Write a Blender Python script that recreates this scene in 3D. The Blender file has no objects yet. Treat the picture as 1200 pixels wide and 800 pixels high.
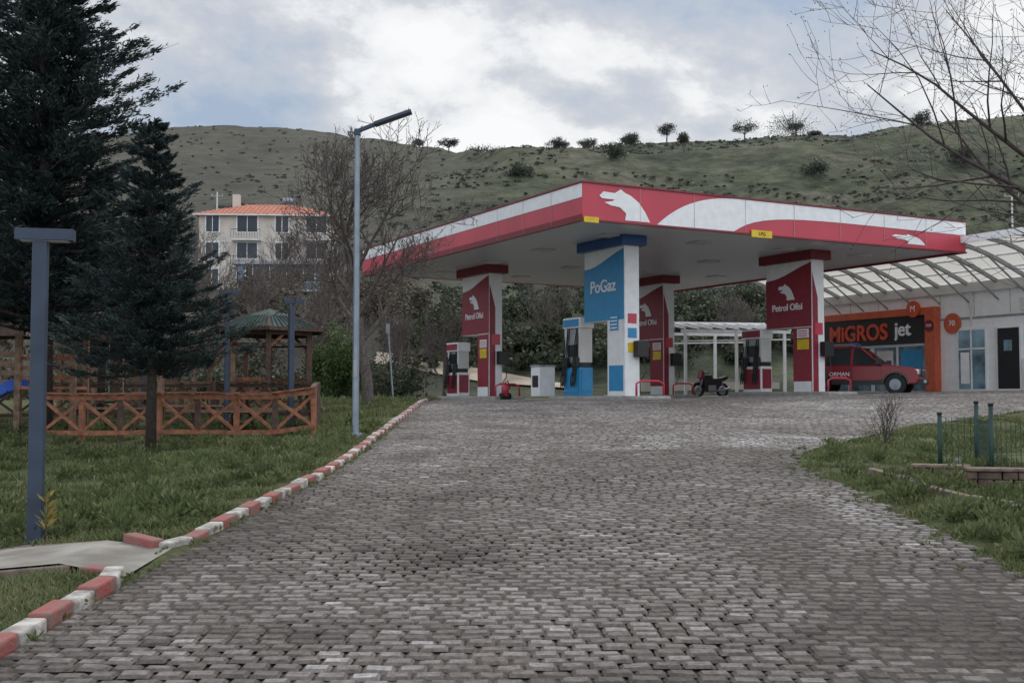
import bpy, math, random
import numpy as np
from mathutils import Vector, Matrix, noise
random.seed(7); rng=np.random.default_rng(7)
scene=bpy.context.scene
F=1340.0; EYE=1.6; HY=465.0
def sm(a,b,t):
    t=(t-a)/(b-a); t=0.0 if t<0 else (1.0 if t>1 else t)
    return t*t*(3-2*t)
XR=[(-50,3.4),(0,3.4),(7.5,3.5),(13.3,3.7),(15.2,3.75),(17,4.2),(18.5,5.1),(22.4,7.8),(26.5,12.0),(30,17),(34,26),(40,40)]
XRy=[a for a,b in XR]; XRx=[b for a,b in XR]
def xr(y): return float(np.interp(y,XRy,XRx))
KY=[-50,2,6,7.9,9,10.3,14.2,17,20,32,40]; KX=[-2.72,-2.72,-2.69,-2.67,-2.62,-2.56,-2.32,-2.30,-2.36,-2.52,-2.55]
XLy=KY; XLx=[k+.075 for k in KX]
def xl(y): return float(np.interp(y,XLy,XLx))
RP=[(-900,190),(-300,172),(120,163),(200,160),(300,158),(430,160),(500,168),(560,183),(600,180),(700,172),(780,168),(860,163),(940,153),(1000,157),(1080,141),(1200,135),(1500,112),(2200,150),(4000,230)]
RK=[(p-600)/F for p,_ in RP]; RT=[(HY-q)/F for _,q in RP]
def road_z(y):
    if y<-400: y=-400
    if y<30: return .0455*y
    if y<36:
        d=y-30; return 1.365+.0455*d-.0455*d*d/12
    return 1.5015
def gz(x,y):
    z=road_z(y)
    z+=.022*max(0,min(x,35)-3)*sm(16,38,y)
    if y<54:
        if y<37:
            d=xl(y)-x
            if d>0: z+=(.05-.27*sm(0,3,d))*(1-sm(28,37,y))*sm(0,.05,d)+.04*noise.noise((x*.8,y*.8,0))*sm(.2,1,d)
            d=x-xr(y)
            if d>0: z+=.05*sm(0,.3,d)-.08*sm(.6,2.5,d)*sm(6,10,y)*(1-sm(17,24,y))+.05*noise.noise((x*.8,y*.8,0))*sm(0,.6,d)
        return z
    k=x/max(y,1)
    tk=float(np.interp(k,RK,RT))
    w=sm(-.14,.02,k)
    R=460*(1-w)+350*w
    rz=EYE+tk*R
    if y<R:
        zz=float(np.interp(y,[54,60,68,76,110,200,R*.8,R],[1.5,2.3,5.0,7.2,12,28,28+(rz-28)*.70,rz]))
    else:
        zz=rz-(y-R)*.12
    z=zz+.022*max(0,min(x,35)-3)*(1-sm(54,70,y))
    a=sm(90,220,y)
    z+=a*(1.6*noise.fractal((x*.02,y*.02,1.3),1.0,2.0,4)+.8*noise.noise((x*.1,y*.1,4))+.3*noise.noise((x*.3,y*.3,4)))
    z+=a*(1-sm(R*.85,R,y))*7.0*noise.noise((x*.014,y*.006,9))
    return z
def px(p,d): return (p-600)/F*d

# ---------------- materials
def nt(name):
    m=bpy.data.materials.new(name); m.use_nodes=True
    n=m.node_tree; b=n.nodes['Principled BSDF']
    return m,n,b
def mat(name,col,rough=.6,metal=0,var=.12,scale=4,bump=0.0,bscale=40,col2=None,spec=.5):
    m,n,b=nt(name)
    tc=n.nodes.new('ShaderNodeTexCoord')
    no=n.nodes.new('ShaderNodeTexNoise'); no.inputs['Scale'].default_value=scale; no.inputs['Detail'].default_value=6
    n.links.new(tc.outputs['Object'],no.inputs['Vector'])
    cr=n.nodes.new('ShaderNodeValToRGB')
    c=np.array(col)
    lo=c*(1-var) if col2 is None else np.array(col2); hi=np.minimum(c*(1+var),1)
    cr.color_ramp.elements[0].position=.35; cr.color_ramp.elements[0].color=(*lo,1)
    cr.color_ramp.elements[1].position=.65; cr.color_ramp.elements[1].color=(*hi,1)
    n.links.new(no.outputs['Fac'],cr.inputs['Fac']); n.links.new(cr.outputs['Color'],b.inputs['Base Color'])
    b.inputs['Roughness'].default_value=rough; b.inputs['Metallic'].default_value=metal
    b.inputs['Specular IOR Level'].default_value=spec
    if bump>0:
        n2=n.nodes.new('ShaderNodeTexNoise'); n2.inputs['Scale'].default_value=bscale; n2.inputs['Detail'].default_value=5
        n.links.new(tc.outputs['Object'],n2.inputs['Vector'])
        bp=n.nodes.new('ShaderNodeBump'); bp.inputs['Strength'].default_value=bump; bp.inputs['Distance'].default_value=.02
        n.links.new(n2.outputs['Fac'],bp.inputs['Height']); n.links.new(bp.outputs['Normal'],b.inputs['Normal'])
    return m
def leafmat(name,cols,transl=.25,rough=.6):
    m,n,b=nt(name)
    at=n.nodes.new('ShaderNodeAttribute'); at.attribute_name='v'
    cr=n.nodes.new('ShaderNodeValToRGB')
    els=cr.color_ramp.elements
    while len(els)<len(cols): els.new(.5)
    for i,c in enumerate(cols):
        els[i].position=i/(len(cols)-1); els[i].color=(*c,1)
    n.links.new(at.outputs['Fac'],cr.inputs['Fac']); n.links.new(cr.outputs['Color'],b.inputs['Base Color'])
    b.inputs['Roughness'].default_value=rough; b.inputs['Specular IOR Level'].default_value=.25
    if transl>0:
        tr=n.nodes.new('ShaderNodeBsdfTranslucent'); mx=n.nodes.new('ShaderNodeMixShader'); mx.inputs[0].default_value=transl
        n.links.new(cr.outputs['Color'],tr.inputs['Color'])
        n.links.new(b.outputs[0],mx.inputs[1]); n.links.new(tr.outputs[0],mx.inputs[2])
        n.links.new(mx.outputs[0],n.nodes['Material Output'].inputs['Surface'])
    return m
M={}
M['white']=mat('white_paint',(.80,.81,.82),.4,var=.05)
M['offwhite']=mat('offwhite',(.62,.61,.59),.6,var=.1,scale=1.5)
M['red']=mat('canopy_red',(.50,.045,.075),.35,var=.1,scale=.6)
M['darkred']=mat('dark_red',(.25,.018,.035),.4,var=.12)
M['redtrim']=mat('red_trim',(.18,.012,.022),.45)
M['blue']=mat('banner_blue',(.025,.25,.5),.4,var=.06)
M['darkblue']=mat('dark_blue',(.02,.08,.25),.4)
M['black']=mat('black_plastic',(.015,.015,.017),.45)
M['rubber']=mat('rubber',(.02,.02,.02),.85)
M['grey']=mat('grey_metal',(.32,.33,.34),.45,.3)
M['steel']=mat('galvanised',(.25,.29,.34),.45,.5)
M['lampgrey']=mat('lamp_dark',(.035,.052,.085),.45,.2,var=.2)
M['yellow']=mat('yellow',(.7,.5,.02),.5)
M['orange']=mat('portal_orange',(.55,.11,.05),.45)
M['migros']=mat('sign_orange_red',(.58,.08,.03),.4)
M['glass']=mat('glass_dark',(.02,.026,.03),.12,spec=.5)
M['glassblue']=mat('glass_poster',(.2,.33,.4),.12,col2=(.05,.08,.1),scale=1.2,spec=.8)
M['wood']=mat('stained_wood',(.27,.105,.055),.7,var=.35,scale=8,bump=.3)
M['wooddark']=mat('dark_wood',(.08,.048,.035),.75,var=.35,scale=8,bump=.3)
M['woodlight']=mat('weathered_wood',(.2,.125,.085),.75,var=.35,scale=8,bump=.3)
M['bark']=mat('bark',(.12,.10,.09),.9,var=.35,scale=12,bump=.8)
M['barkdark']=mat('bark_dark',(.05,.04,.035),.9,var=.35,scale=12,bump=.8)
M['barkred']=mat('bark_young',(.06,.043,.04),.8,var=.3,scale=20)
M['conc']=mat('concrete',(.33,.315,.29),.85,var=.2,scale=3,bump=.4)
M['pathconc']=mat('path_concrete',(.27,.255,.23),.9,var=.2,scale=2.2,bump=.5,col2=(.17,.155,.13))
M['rock']=mat('rock',(.14,.13,.115),.9,var=.3,scale=2,bump=.4)
M['kerbred']=mat('kerb_red',(.24,.055,.05),.8,var=.3,scale=9,bump=.5,col2=(.2,.13,.11))
M['kerbwhite']=mat('kerb_white',(.48,.46,.43),.8,scale=9,bump=.5,col2=(.22,.2,.18))
M['kerbold']=mat('kerb_old',(.17,.125,.10),.9,var=.3,scale=9,bump=.5)
M['green']=mat('fence_green',(.012,.045,.04),.5)
M['roofgreen']=mat('roof_green',(.04,.07,.062),.7,var=.3)
M['stone']=mat('wall_stone',(.13,.09,.07),.9,var=.4,scale=6,bump=.8,bscale=14)
M['tile']=mat('roof_tile',(.42,.15,.095),.8,var=.25,scale=3)
M['plaster']=mat('plaster',(.55,.5,.44),.8,var=.1,scale=1)
M['bluewall']=mat('blue_wall',(.17,.24,.36),.7,var=.15)
M['dirt']=mat('dirt',(.36,.3,.23),.95,var=.2,scale=1,bump=.3)
M['joint']=mat('joint_soil',(.05,.044,.037),.95,var=.4,scale=14)
M['slide']=mat('slide_blue',(.01,.1,.5),.35)
M['suvred']=mat('suv_red',(.22,.012,.02),.25,var=.05)
M['suvblack']=mat('suv_black',(.02,.018,.02),.25,var=.05)
M['lens']=mat('lens',(.75,.77,.8),.15)
def brickmat():
    m,n,b=nt('paver_sheet')
    tc=n.nodes.new('ShaderNodeTexCoord'); br=n.nodes.new('ShaderNodeTexBrick')
    br.inputs['Scale'].default_value=1; br.inputs['Brick Width'].default_value=.2; br.inputs['Row Height'].default_value=.16
    br.inputs['Mortar Size'].default_value=.012
    br.inputs['Color1'].default_value=(.3,.29,.28,1); br.inputs['Color2'].default_value=(.22,.21,.205,1); br.inputs['Mortar'].default_value=(.1,.095,.09,1)
    n.links.new(tc.outputs['Object'],br.inputs['Vector']); n.links.new(br.outputs['Color'],b.inputs['Base Color'])
    b.inputs['Roughness'].default_value=.75
    return m
M['sheet']=brickmat()
def pavermat():
    m,n,b=nt('paver_blocks'); L=n.links
    at=n.nodes.new('ShaderNodeAttribute'); at.attribute_name='v'
    cr=n.nodes.new('ShaderNodeValToRGB'); e=cr.color_ramp.elements
    e[0].position=0; e[0].color=(.08,.068,.06,1); e[1].position=1; e[1].color=(.45,.43,.42,1)
    for p,c in [(.35,(.158,.138,.124)),(.7,(.26,.24,.23))]:
        x=e.new(p); x.color=(*c,1)
    L.new(at.outputs['Fac'],cr.inputs['Fac'])
    tc=n.nodes.new('ShaderNodeTexCoord')
    n1=n.nodes.new('ShaderNodeTexNoise'); n1.inputs['Scale'].default_value=24; n1.inputs['Detail'].default_value=9; n1.inputs['Roughness'].default_value=.75
    L.new(tc.outputs['Object'],n1.inputs['Vector'])
    mr=n.nodes.new('ShaderNodeMapRange'); mr.inputs[1].default_value=.3; mr.inputs[2].default_value=.7; mr.inputs[3].default_value=.4; mr.inputs[4].default_value=1.55
    L.new(n1.outputs['Fac'],mr.inputs[0])
    n3=n.nodes.new('ShaderNodeTexNoise'); n3.inputs['Scale'].default_value=1.7; n3.inputs['Detail'].default_value=8; n3.inputs['Roughness'].default_value=.7
    L.new(tc.outputs['Object'],n3.inputs['Vector'])
    mr3=n.nodes.new('ShaderNodeMapRange'); mr3.inputs[1].default_value=.35; mr3.inputs[2].default_value=.65; mr3.inputs[3].default_value=.68; mr3.inputs[4].default_value=1.22
    L.new(n3.outputs['Fac'],mr3.inputs[0])
    mm=n.nodes.new('ShaderNodeMath'); mm.operation='MULTIPLY'; L.new(mr.outputs[0],mm.inputs[0]); L.new(mr3.outputs[0],mm.inputs[1])
    mx=n.nodes.new('ShaderNodeMix'); mx.data_type='RGBA'; mx.blend_type='MULTIPLY'; mx.inputs[0].default_value=1
    L.new(cr.outputs['Color'],mx.inputs[6]); L.new(mm.outputs[0],mx.inputs[7])
    L.new(mx.outputs[2],b.inputs['Base Color'])
    rr=n.nodes.new('ShaderNodeMapRange'); rr.inputs[1].default_value=.35; rr.inputs[2].default_value=.65; rr.inputs[3].default_value=.68; rr.inputs[4].default_value=.9; L.new(n3.outputs['Fac'],rr.inputs[0]); L.new(rr.outputs[0],b.inputs['Roughness'])
    b.inputs['Specular IOR Level'].default_value=.25
    bp=n.nodes.new('ShaderNodeBump'); bp.inputs['Strength'].default_value=.9; bp.inputs['Distance'].default_value=.015
    L.new(n1.outputs['Fac'],bp.inputs['Height']); L.new(bp.outputs['Normal'],b.inputs['Normal'])
    return m
M['paver']=pavermat()
def groundmat(name,stops,scale,det,bump,lo=.5,hi=1.35):
    m,n,b=nt(name); L=n.links
    tc=n.nodes.new('ShaderNodeTexCoord')
    n1=n.nodes.new('ShaderNodeTexNoise'); n1.inputs['Scale'].default_value=scale; n1.inputs['Detail'].default_value=9; n1.inputs['Roughness'].default_value=.68
    L.new(tc.outputs['Object'],n1.inputs['Vector'])
    cr=n.nodes.new('ShaderNodeValToRGB'); e=cr.color_ramp.elements
    while len(e)<len(stops): e.new(.5)
    for i,(p,c) in enumerate(stops): e[i].position=p; e[i].color=(*c,1)
    L.new(n1.outputs['Fac'],cr.inputs['Fac'])
    n2=n.nodes.new('ShaderNodeTexNoise'); n2.inputs['Scale'].default_value=det; n2.inputs['Detail'].default_value=8; n2.inputs['Roughness'].default_value=.75
    L.new(tc.outputs['Object'],n2.inputs['Vector'])
    mr=n.nodes.new('ShaderNodeMapRange'); mr.inputs[1].default_value=.35; mr.inputs[2].default_value=.65; mr.inputs[3].default_value=lo; mr.inputs[4].default_value=hi
    L.new(n2.outputs['Fac'],mr.inputs[0])
    mx=n.nodes.new('ShaderNodeMix'); mx.data_type='RGBA'; mx.blend_type='MULTIPLY'; mx.inputs[0].default_value=1
    L.new(cr.outputs['Color'],mx.inputs[6]); L.new(mr.outputs[0],mx.inputs[7])
    L.new(mx.outputs[2],b.inputs['Base Color']); b.inputs['Roughness'].default_value=.95; b.inputs['Specular IOR Level'].default_value=.15
    bp=n.nodes.new('ShaderNodeBump'); bp.inputs['Strength'].default_value=.8; bp.inputs['Distance'].default_value=bump
    L.new(n2.outputs['Fac'],bp.inputs['Height']); L.new(bp.outputs['Normal'],b.inputs['Normal'])
    return m,n,b,mx,tc
M['ground'],*_=groundmat('ground_grass',[(.3,(.09,.072,.05)),(.45,(.085,.09,.045)),(.6,(.095,.115,.05)),(.75,(.13,.13,.07))],.8,12,.04)
hm,hn,hb,hmx,htc=groundmat('hill_grass',[(.38,(.045,.054,.038)),(.46,(.074,.084,.053)),(.54,(.098,.106,.068)),(.64,(.128,.122,.09))],.035,.22,2.2,.42,1.5)
sx=hn.nodes.new('ShaderNodeSeparateXYZ'); hn.links.new(htc.outputs['Object'],sx.inputs[0])
dv=hn.nodes.new('ShaderNodeMath'); dv.operation='DIVIDE'; hn.links.new(sx.outputs[0],dv.inputs[0]); hn.links.new(sx.outputs[1],dv.inputs[1])
mr=hn.nodes.new('ShaderNodeMapRange'); mr.inputs[1].default_value=-.13; mr.inputs[2].default_value=.0; mr.inputs[3].default_value=.6; mr.inputs[4].default_value=0
hn.links.new(dv.outputs[0],mr.inputs[0])
m2=hn.nodes.new('ShaderNodeMix'); m2.data_type='RGBA'; m2.inputs[7].default_value=(.115,.105,.096,1)
hn.links.new(mr.outputs[0],m2.inputs[0]); hn.links.new(hmx.outputs[2],m2.inputs[6]); hn.links.new(m2.outputs[2],hb.inputs['Base Color'])
M['hill']=hm
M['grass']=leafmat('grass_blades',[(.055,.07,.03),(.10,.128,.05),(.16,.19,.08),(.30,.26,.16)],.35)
M['pine']=leafmat('pine_needles',[(.012,.02,.022),(.027,.042,.041),(.06,.082,.076)],.1)  # needle colours lightened toward blue, haze put into the colour
M['shrub']=leafmat('shrub_leaves',[(.022,.03,.018),(.05,.062,.036),(.095,.105,.06)],.15)
M['hshrub']=leafmat('hill_shrub_leaves',[(.038,.048,.038),(.058,.068,.050),(.085,.093,.064)],.1)
M['bright']=leafmat('bush_leaves',[(.035,.06,.02),(.07,.11,.035),(.12,.165,.06)],.25)
M['brush']=leafmat('dry_brush',[(.06,.05,.04),(.1,.085,.065),(.15,.13,.10)],.1)
m,n,b=nt('polycarbonate'); b.inputs['Base Color'].default_value=(.78,.77,.73,1); b.inputs['Roughness'].default_value=.5
tr=n.nodes.new('ShaderNodeBsdfTranslucent'); tr.inputs['Color'].default_value=(.8,.78,.72,1); mx=n.nodes.new('ShaderNodeMixShader'); mx.inputs[0].default_value=.45
n.links.new(b.outputs[0],mx.inputs[1]); n.links.new(tr.outputs[0],mx.inputs[2]); n.links.new(mx.outputs[0],n.nodes['Material Output'].inputs['Surface'])
M['poly']=m
m,n,b=nt('soffit_panels'); b.inputs['Base Color'].default_value=(.66,.67,.68,1); b.inputs['Roughness'].default_value=.35
M['soffit']=m

# ---------------- builders
def link(o,parent=None):
    scene.collection.objects.link(o)
    if parent: o.parent=parent
    return o
def empty(name,loc=(0,0,0),rz=0):
    e=bpy.data.objects.new(name,None); e.location=loc; e.rotation_euler=(0,0,rz); e.empty_display_size=.3
    return link(e)
class MB:
    def __init__(s): s.v=[];s.f=[];s.m=[];s.mats=[]
    def mi(s,k):
        if k not in s.mats: s.mats.append(k)
        return s.mats.index(k)
    def add(s,vs,fs,k):
        o=len(s.v)
        s.v+=[tuple(v) for v in vs]; i=s.mi(k)
        for f in fs: s.f.append([o+a for a in f]); s.m.append(i)
    def box(s,x0,x1,y0,y1,z0,z1,k):
        s.add([(x0,y0,z0),(x1,y0,z0),(x1,y1,z0),(x0,y1,z0),(x0,y0,z1),(x1,y0,z1),(x1,y1,z1),(x0,y1,z1)],
         [(0,3,2,1),(4,5,6,7),(0,1,5,4),(1,2,6,5),(2,3,7,6),(3,0,4,7)],k)
    def beam(s,p,q,w,h,k):
        p=Vector(p);q=Vector(q);d=(q-p);d.normalize()
        up=Vector((0,0,1)) if abs(d.z)<.95 else Vector((0,1,0))
        a=d.cross(up).normalized()*w/2; b=a.cross(d).normalized()*h/2
        vs=[p-a-b,p+a-b,p+a+b,p-a+b,q-a-b,q+a-b,q+a+b,q-a+b]
        s.add(vs,[(0,1,2,3),(7,6,5,4),(0,4,5,1),(1,5,6,2),(2,6,7,3),(3,7,4,0)],k)
    def tube(s,pts,rad,n,k,cap=True):
        pts=[Vector(p) for p in pts]; vs=[];fs=[]
        prev=None
        for i,p in enumerate(pts):
            d=(pts[min(i+1,len(pts)-1)]-pts[max(i-1,0)])
            if d.length<1e-9: d=Vector((0,0,1))
            d.normalize()
            if prev is None:
                up=Vector((0,0,1)) if abs(d.z)<.9 else Vector((1,0,0)); a=d.cross(up).normalized()
            else:
                a=prev-d*prev.dot(d)
                if a.length<1e-6: a=d.orthogonal()
                a.normalize()
            prev=a; b=d.cross(a)
            r=rad[i] if hasattr(rad,'__len__') else rad
            for j in range(n):
                t=2*math.pi*j/n; vs.append(p+a*(r*math.cos(t))+b*(r*math.sin(t)))
        for i in range(len(pts)-1):
            for j in range(n):
                fs.append((i*n+j,i*n+(j+1)%n,(i+1)*n+(j+1)%n,(i+1)*n+j))
        if cap: fs.append(tuple(range(n))[::-1]); fs.append(tuple((len(pts)-1)*n+j for j in range(n)))
        s.add(vs,fs,k)
    def cyl(s,p,q,r,k,n=16,r2=None): s.tube([p,q],[r,r if r2 is None else r2],n,k)
    def prism(s,poly,y0,y1,k):
        n=len(poly); vs=[(x,y0,z) for x,z in poly]+[(x,y1,z) for x,z in poly]
        fs=[tuple(range(n)),tuple(range(2*n-1,n-1,-1))]+[(i,i+n,(i+1)%n+n,(i+1)%n) for i in range(n)]
        s.add(vs,fs,k)
    def obj(s,name,parent=None,smooth=False,bevel=0,loc=None):
        me=bpy.data.meshes.new(name); me.from_pydata(s.v,[],s.f)
        for k in s.mats: me.materials.append(M[k])
        me.polygons.foreach_set('material_index',s.m)
        if smooth: me.polygons.foreach_set('use_smooth',[True]*len(s.f))
        me.update()
        import bmesh
        bm=bmesh.new(); bm.from_mesh(me); bmesh.ops.recalc_face_normals(bm,faces=bm.faces); bm.to_mesh(me); bm.free()
        o=bpy.data.objects.new(name,me); link(o,parent)
        if loc: o.location=loc
        if bevel:
            b=o.modifiers.new('b','BEVEL'); b.width=bevel; b.segments=2; b.limit_method='ANGLE'
        return o
def text(body,size,loc,rz,k,parent,name='lettering',ext=.012,bold=0,rx=90):
    c=bpy.data.curves.new(name,'FONT'); c.body=body; c.size=size; c.extrude=ext; c.offset=bold; c.align_x='CENTER'; c.align_y='CENTER'
    c.materials.append(M[k]); o=bpy.data.objects.new(name,c); o.location=loc; o.rotation_euler=(math.radians(rx),0,rz)
    return link(o,parent)
def fast(name,V,n,k,attr=None,parent=None):
    V=np.asarray(V,dtype=np.float32); N=len(V)//n
    me=bpy.data.meshes.new(name); me.vertices.add(len(V)); me.vertices.foreach_set('co',V.ravel())
    me.loops.add(N*n); me.loops.foreach_set('vertex_index',np.arange(N*n,dtype=np.int32))
    me.polygons.add(N); me.polygons.foreach_set('loop_start',np.arange(0,N*n,n,dtype=np.int32)); me.polygons.foreach_set('loop_total',np.full(N,n,dtype=np.int32))
    me.materials.append(M[k]); me.update(calc_edges=True)
    if attr is not None:
        a=me.attributes.new('v','FLOAT','POINT'); a.data.foreach_set('value',np.asarray(attr,dtype=np.float32))
    o=bpy.data.objects.new(name,me); return link(o,parent)
def unit(a): return a/(np.linalg.norm(a,axis=1,keepdims=True)+1e-9)
def leaves(C,D,length,width):
    n=len(C); D=unit(D); r=unit(rng.normal(size=(n,3))); B=unit(np.cross(D,r))
    l=(np.ones(n)*length)[:,None]/2; w=(np.ones(n)*width)[:,None]/2
    return np.stack([C-D*l,C+B*w,C+D*l,C-B*w],1).reshape(-1,3)
# ---------------- ground
def gridmesh(name,xs,ys,fn,k,smooth=True):
    nx,ny=len(xs),len(ys); vs=[fn(i,j) for j in range(ny) for i in range(nx)]
    fs=[(j*nx+i,j*nx+i+1,(j+1)*nx+i+1,(j+1)*nx+i) for j in range(ny-1) for i in range(nx-1)]
    me=bpy.data.meshes.new(name); me.from_pydata(vs,[],fs); me.materials.append(M[k])
    me.polygons.foreach_set('use_smooth',[smooth]*len(fs)); me.update()
    return link(bpy.data.objects.new(name,me))
core=list(np.arange(-14,16.01,.3)); out=[-900,-500,-300,-180,-120,-80,-60,-48,-40,-34,-29,-25,-22,-20,-18,-16]
xs=out+core+[17,18,20,22,24,27,30,34,40,48,60,80,120,180,300,500,900]
ys=[-400,-200,-100,-50,-25,-12,-6,-2]+list(np.arange(0,38,.4))+list(np.arange(38,54.6,1.5))+[54.6]
gridmesh('ground',xs,ys,lambda i,j:(xs[i],ys[j],gz(xs[i],ys[j])-.035),'ground')
ks=[-12,-6,-4,-2.5,-1.8,-1.3,-1,-.8]+list(np.linspace(-.65,.65,420))+[.8,1,1.3,1.8,2.5,4,6,12]
yy=list(54+np.linspace(0,1,40)**1*46)+list(np.geomspace(101,330,90))+list(np.linspace(332,480,90))+[500,540,600,700,900]
gridmesh('hill',ks,yy,lambda i,j:(ks[i]*yy[j],yy[j],gz(ks[i]*yy[j],yy[j]+.001)-.03),'hill')
rows=list(np.arange(0,40.1,.5)); cols=list(np.linspace(0,1,26))
gridmesh('road_bed',cols,rows,lambda i,j:((lambda y:(xl(y)+(min(xr(y),24)-xl(y))*cols[i],y,road_z(y)+.022*max(0,xl(y)+(min(xr(y),24)-xl(y))*cols[i]-3)*sm(16,38,y)-.012))(rows[j])),'joint')
cols2=list(np.linspace(-6,30,20)); rows2=[35.6,38,42,46,50,54]
gridmesh('forecourt',cols2,rows2,lambda i,j:(cols2[i],rows2[j],gz(max(cols2[i],-2.0),min(rows2[j],53))+.006),'sheet')
# pavers
BW,BD=.158,.118; V=[];A=[]
y=2.6; r=0
while y<36:
    x0=xl(y)+.0-(BW/2 if r%2 else 0)+random.uniform(-.025,.025); x1=min(xr(y),24)
    x=x0
    while x<x1-.02:
        w=BW*random.uniform(.93,1.07); a=max(x,xl(y)+.005)
        cx,cy=x+w/2,y+BD/2+ .07*noise.noise((x*.45,y*.3,3))+.02*noise.noise((x*2.1,y*1.5,3))
        g=.0065
        xx0,xx1=a+g,x+w-g
        if xx1-xx0>.03:
            zc=gz(min(max(cx,xl(cy)+.001),xr(cy)-.001),cy)+random.gauss(0,.003)+.02*noise.noise((cx*.6,cy*.6,5))
            y0,y1=cy-BD/2+.008,cy+BD/2-.008+random.uniform(-.004,.004)
            tx,ty=random.gauss(0,.02),random.gauss(0,.022); jr=random.gauss(0,.03)
            sl=.0455 if cy<31 else .01
            c=.017
            top=[(xx0+c,y0+c),(xx1-c,y0+c),(xx1-c,y1-c),(xx0+c,y1-c)]; bot=[(xx0,y0),(xx1,y0),(xx1,y1),(xx0,y1)]
            def P(p,dz):
                dx,dy=p[0]-cx,p[1]-cy
                return (p[0]-dy*jr,p[1]+dx*jr,zc+dz+dx*tx+dy*(ty+sl))
            T=[P(p,.005) for p in top]; B=[P(p,-.010) for p in bot]
            V+=T
            for i in range(4):
                j=(i+1)%4
                V+=[B[i],B[j],T[j],T[i]]
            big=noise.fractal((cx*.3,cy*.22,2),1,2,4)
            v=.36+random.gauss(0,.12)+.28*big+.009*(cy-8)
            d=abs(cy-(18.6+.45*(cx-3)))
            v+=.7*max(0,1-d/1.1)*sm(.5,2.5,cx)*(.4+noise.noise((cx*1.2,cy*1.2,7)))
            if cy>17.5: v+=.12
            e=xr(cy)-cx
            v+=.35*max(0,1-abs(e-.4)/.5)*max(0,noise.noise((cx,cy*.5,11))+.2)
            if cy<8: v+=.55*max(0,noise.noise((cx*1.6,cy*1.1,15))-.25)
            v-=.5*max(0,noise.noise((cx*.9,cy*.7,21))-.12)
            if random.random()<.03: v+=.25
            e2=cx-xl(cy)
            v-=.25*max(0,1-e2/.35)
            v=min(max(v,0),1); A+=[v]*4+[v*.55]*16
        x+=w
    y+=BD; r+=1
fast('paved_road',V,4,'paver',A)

def kerb(name,pts,seg,mats,w=.13,h=.07,start=0):
    mb=MB(); i=start
    P=[Vector((a,b,0)) for a,b in pts]
    L=[0]
    for a,b in zip(P,P[1:]): L.append(L[-1]+(b-a).length)
    t=0
    def at(t):
        xx=np.interp(t,L,[p.x for p in P]); yy_=np.interp(t,L,[p.y for p in P]); return float(xx),float(yy_)
    def rz(a): return road_z(a[1]) if -3.0<a[0]<0 else gz(a[0],a[1])
    while t<L[-1]-.1:
        s=min(seg*random.uniform(.9,1.08),L[-1]-t); a=at(t+.008); b=at(t+s-.008)
        za=rz(a); zb=rz(b)
        d=Vector((b[0]-a[0],b[1]-a[1],0)).normalized(); nn=Vector((-d.y,d.x,0))*w/2
        j=random.uniform(-.08,.08); hj=h+random.uniform(-.015,.015)
        A_=Vector((a[0],a[1],za)); B_=Vector((b[0],b[1],zb)); A_+=nn*j*1.5; B_-=nn*j
        z0=Vector((0,0,-.1)); z1=Vector((0,0,hj))
        mb.add([A_-nn+z0,A_+nn+z0,B_+nn+z0,B_-nn+z0,A_-nn+z1,A_+nn+z1,B_+nn+z1,B_-nn+z1],
           [(0,3,2,1),(4,5,6,7),(0,1,5,4),(1,2,6,5),(2,3,7,6),(3,0,4,7)],mats[i%len(mats)]); i+=1; t+=s
    return mb.obj(name,bevel=.016)
kerb('kerb',[(-2.72,2),(-2.72,4.5),(-2.69,6.0),(-2.67,7.75),(-2.76,8.0),(-3.0,8.08)],.38,['kerbred','kerbwhite'])
kerb('kerb',[(-3.05,9.15),(-2.75,8.98),(-2.62,9.05),(-2.56,10.3),(-2.32,14.2),(-2.30,17),(-2.36,20),(-2.52,32),(-2.54,34)],.38,['kerbred','kerbwhite'])
kerb('path_edging',[(-3.1,8.12),(-3.8,8.15),(-5.5,8.12)],.8,['kerbold'],w=.05,h=.035)
kerb('path_edging',[(-3.2,9.17),(-3.9,9.38),(-6,9.48)],.8,['kerbold'],w=.05,h=.035)
kerb('kerb_stone',[(7.4,7.9),(5.2,9.4),(4.6,11.2),(4.25,13.6)],.6,['kerbold'],w=.10,h=.07)
mb=MB(); ps=[(-2.65,7.9,8.98),(-3.2,8.15,9.15),(-4,8.17,9.35),(-5,8.15,9.42),(-7,8.0,9.5),(-10,7.8,9.4)]
vs=[];fs=[]
for i,(x,a,b_) in enumerate(ps):
    for t in (0,.5,1):
        yv=a+(b_-a)*t; vs.append((x,yv,gz(x,yv)+.035 if x<-2.9 else road_z(yv)+.015))
for i in range(len(ps)-1):
    for j in range(2): fs.append((i*3+j,i*3+j+1,i*3+4+j,i*3+3+j))
mb.add(vs,fs,'pathconc'); mb.obj('footpath')
mb=MB(); vs=[];fs=[]; n=30
for i in range(n+1):
    t=i/n; k=.07-.19*t; d=57.8+6.5*t; x=k*d
    for q in (-1.0,-.3,.4,1.1):
        vs.append((x,d+q,gz(x,d+q)+.08))
for i in range(n):
    for j in range(3): fs.append((i*4+j,i*4+j+1,i*4+5+j,i*4+4+j))
mb.add(vs,fs,'dirt'); mb.obj('dirt_track')

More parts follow.
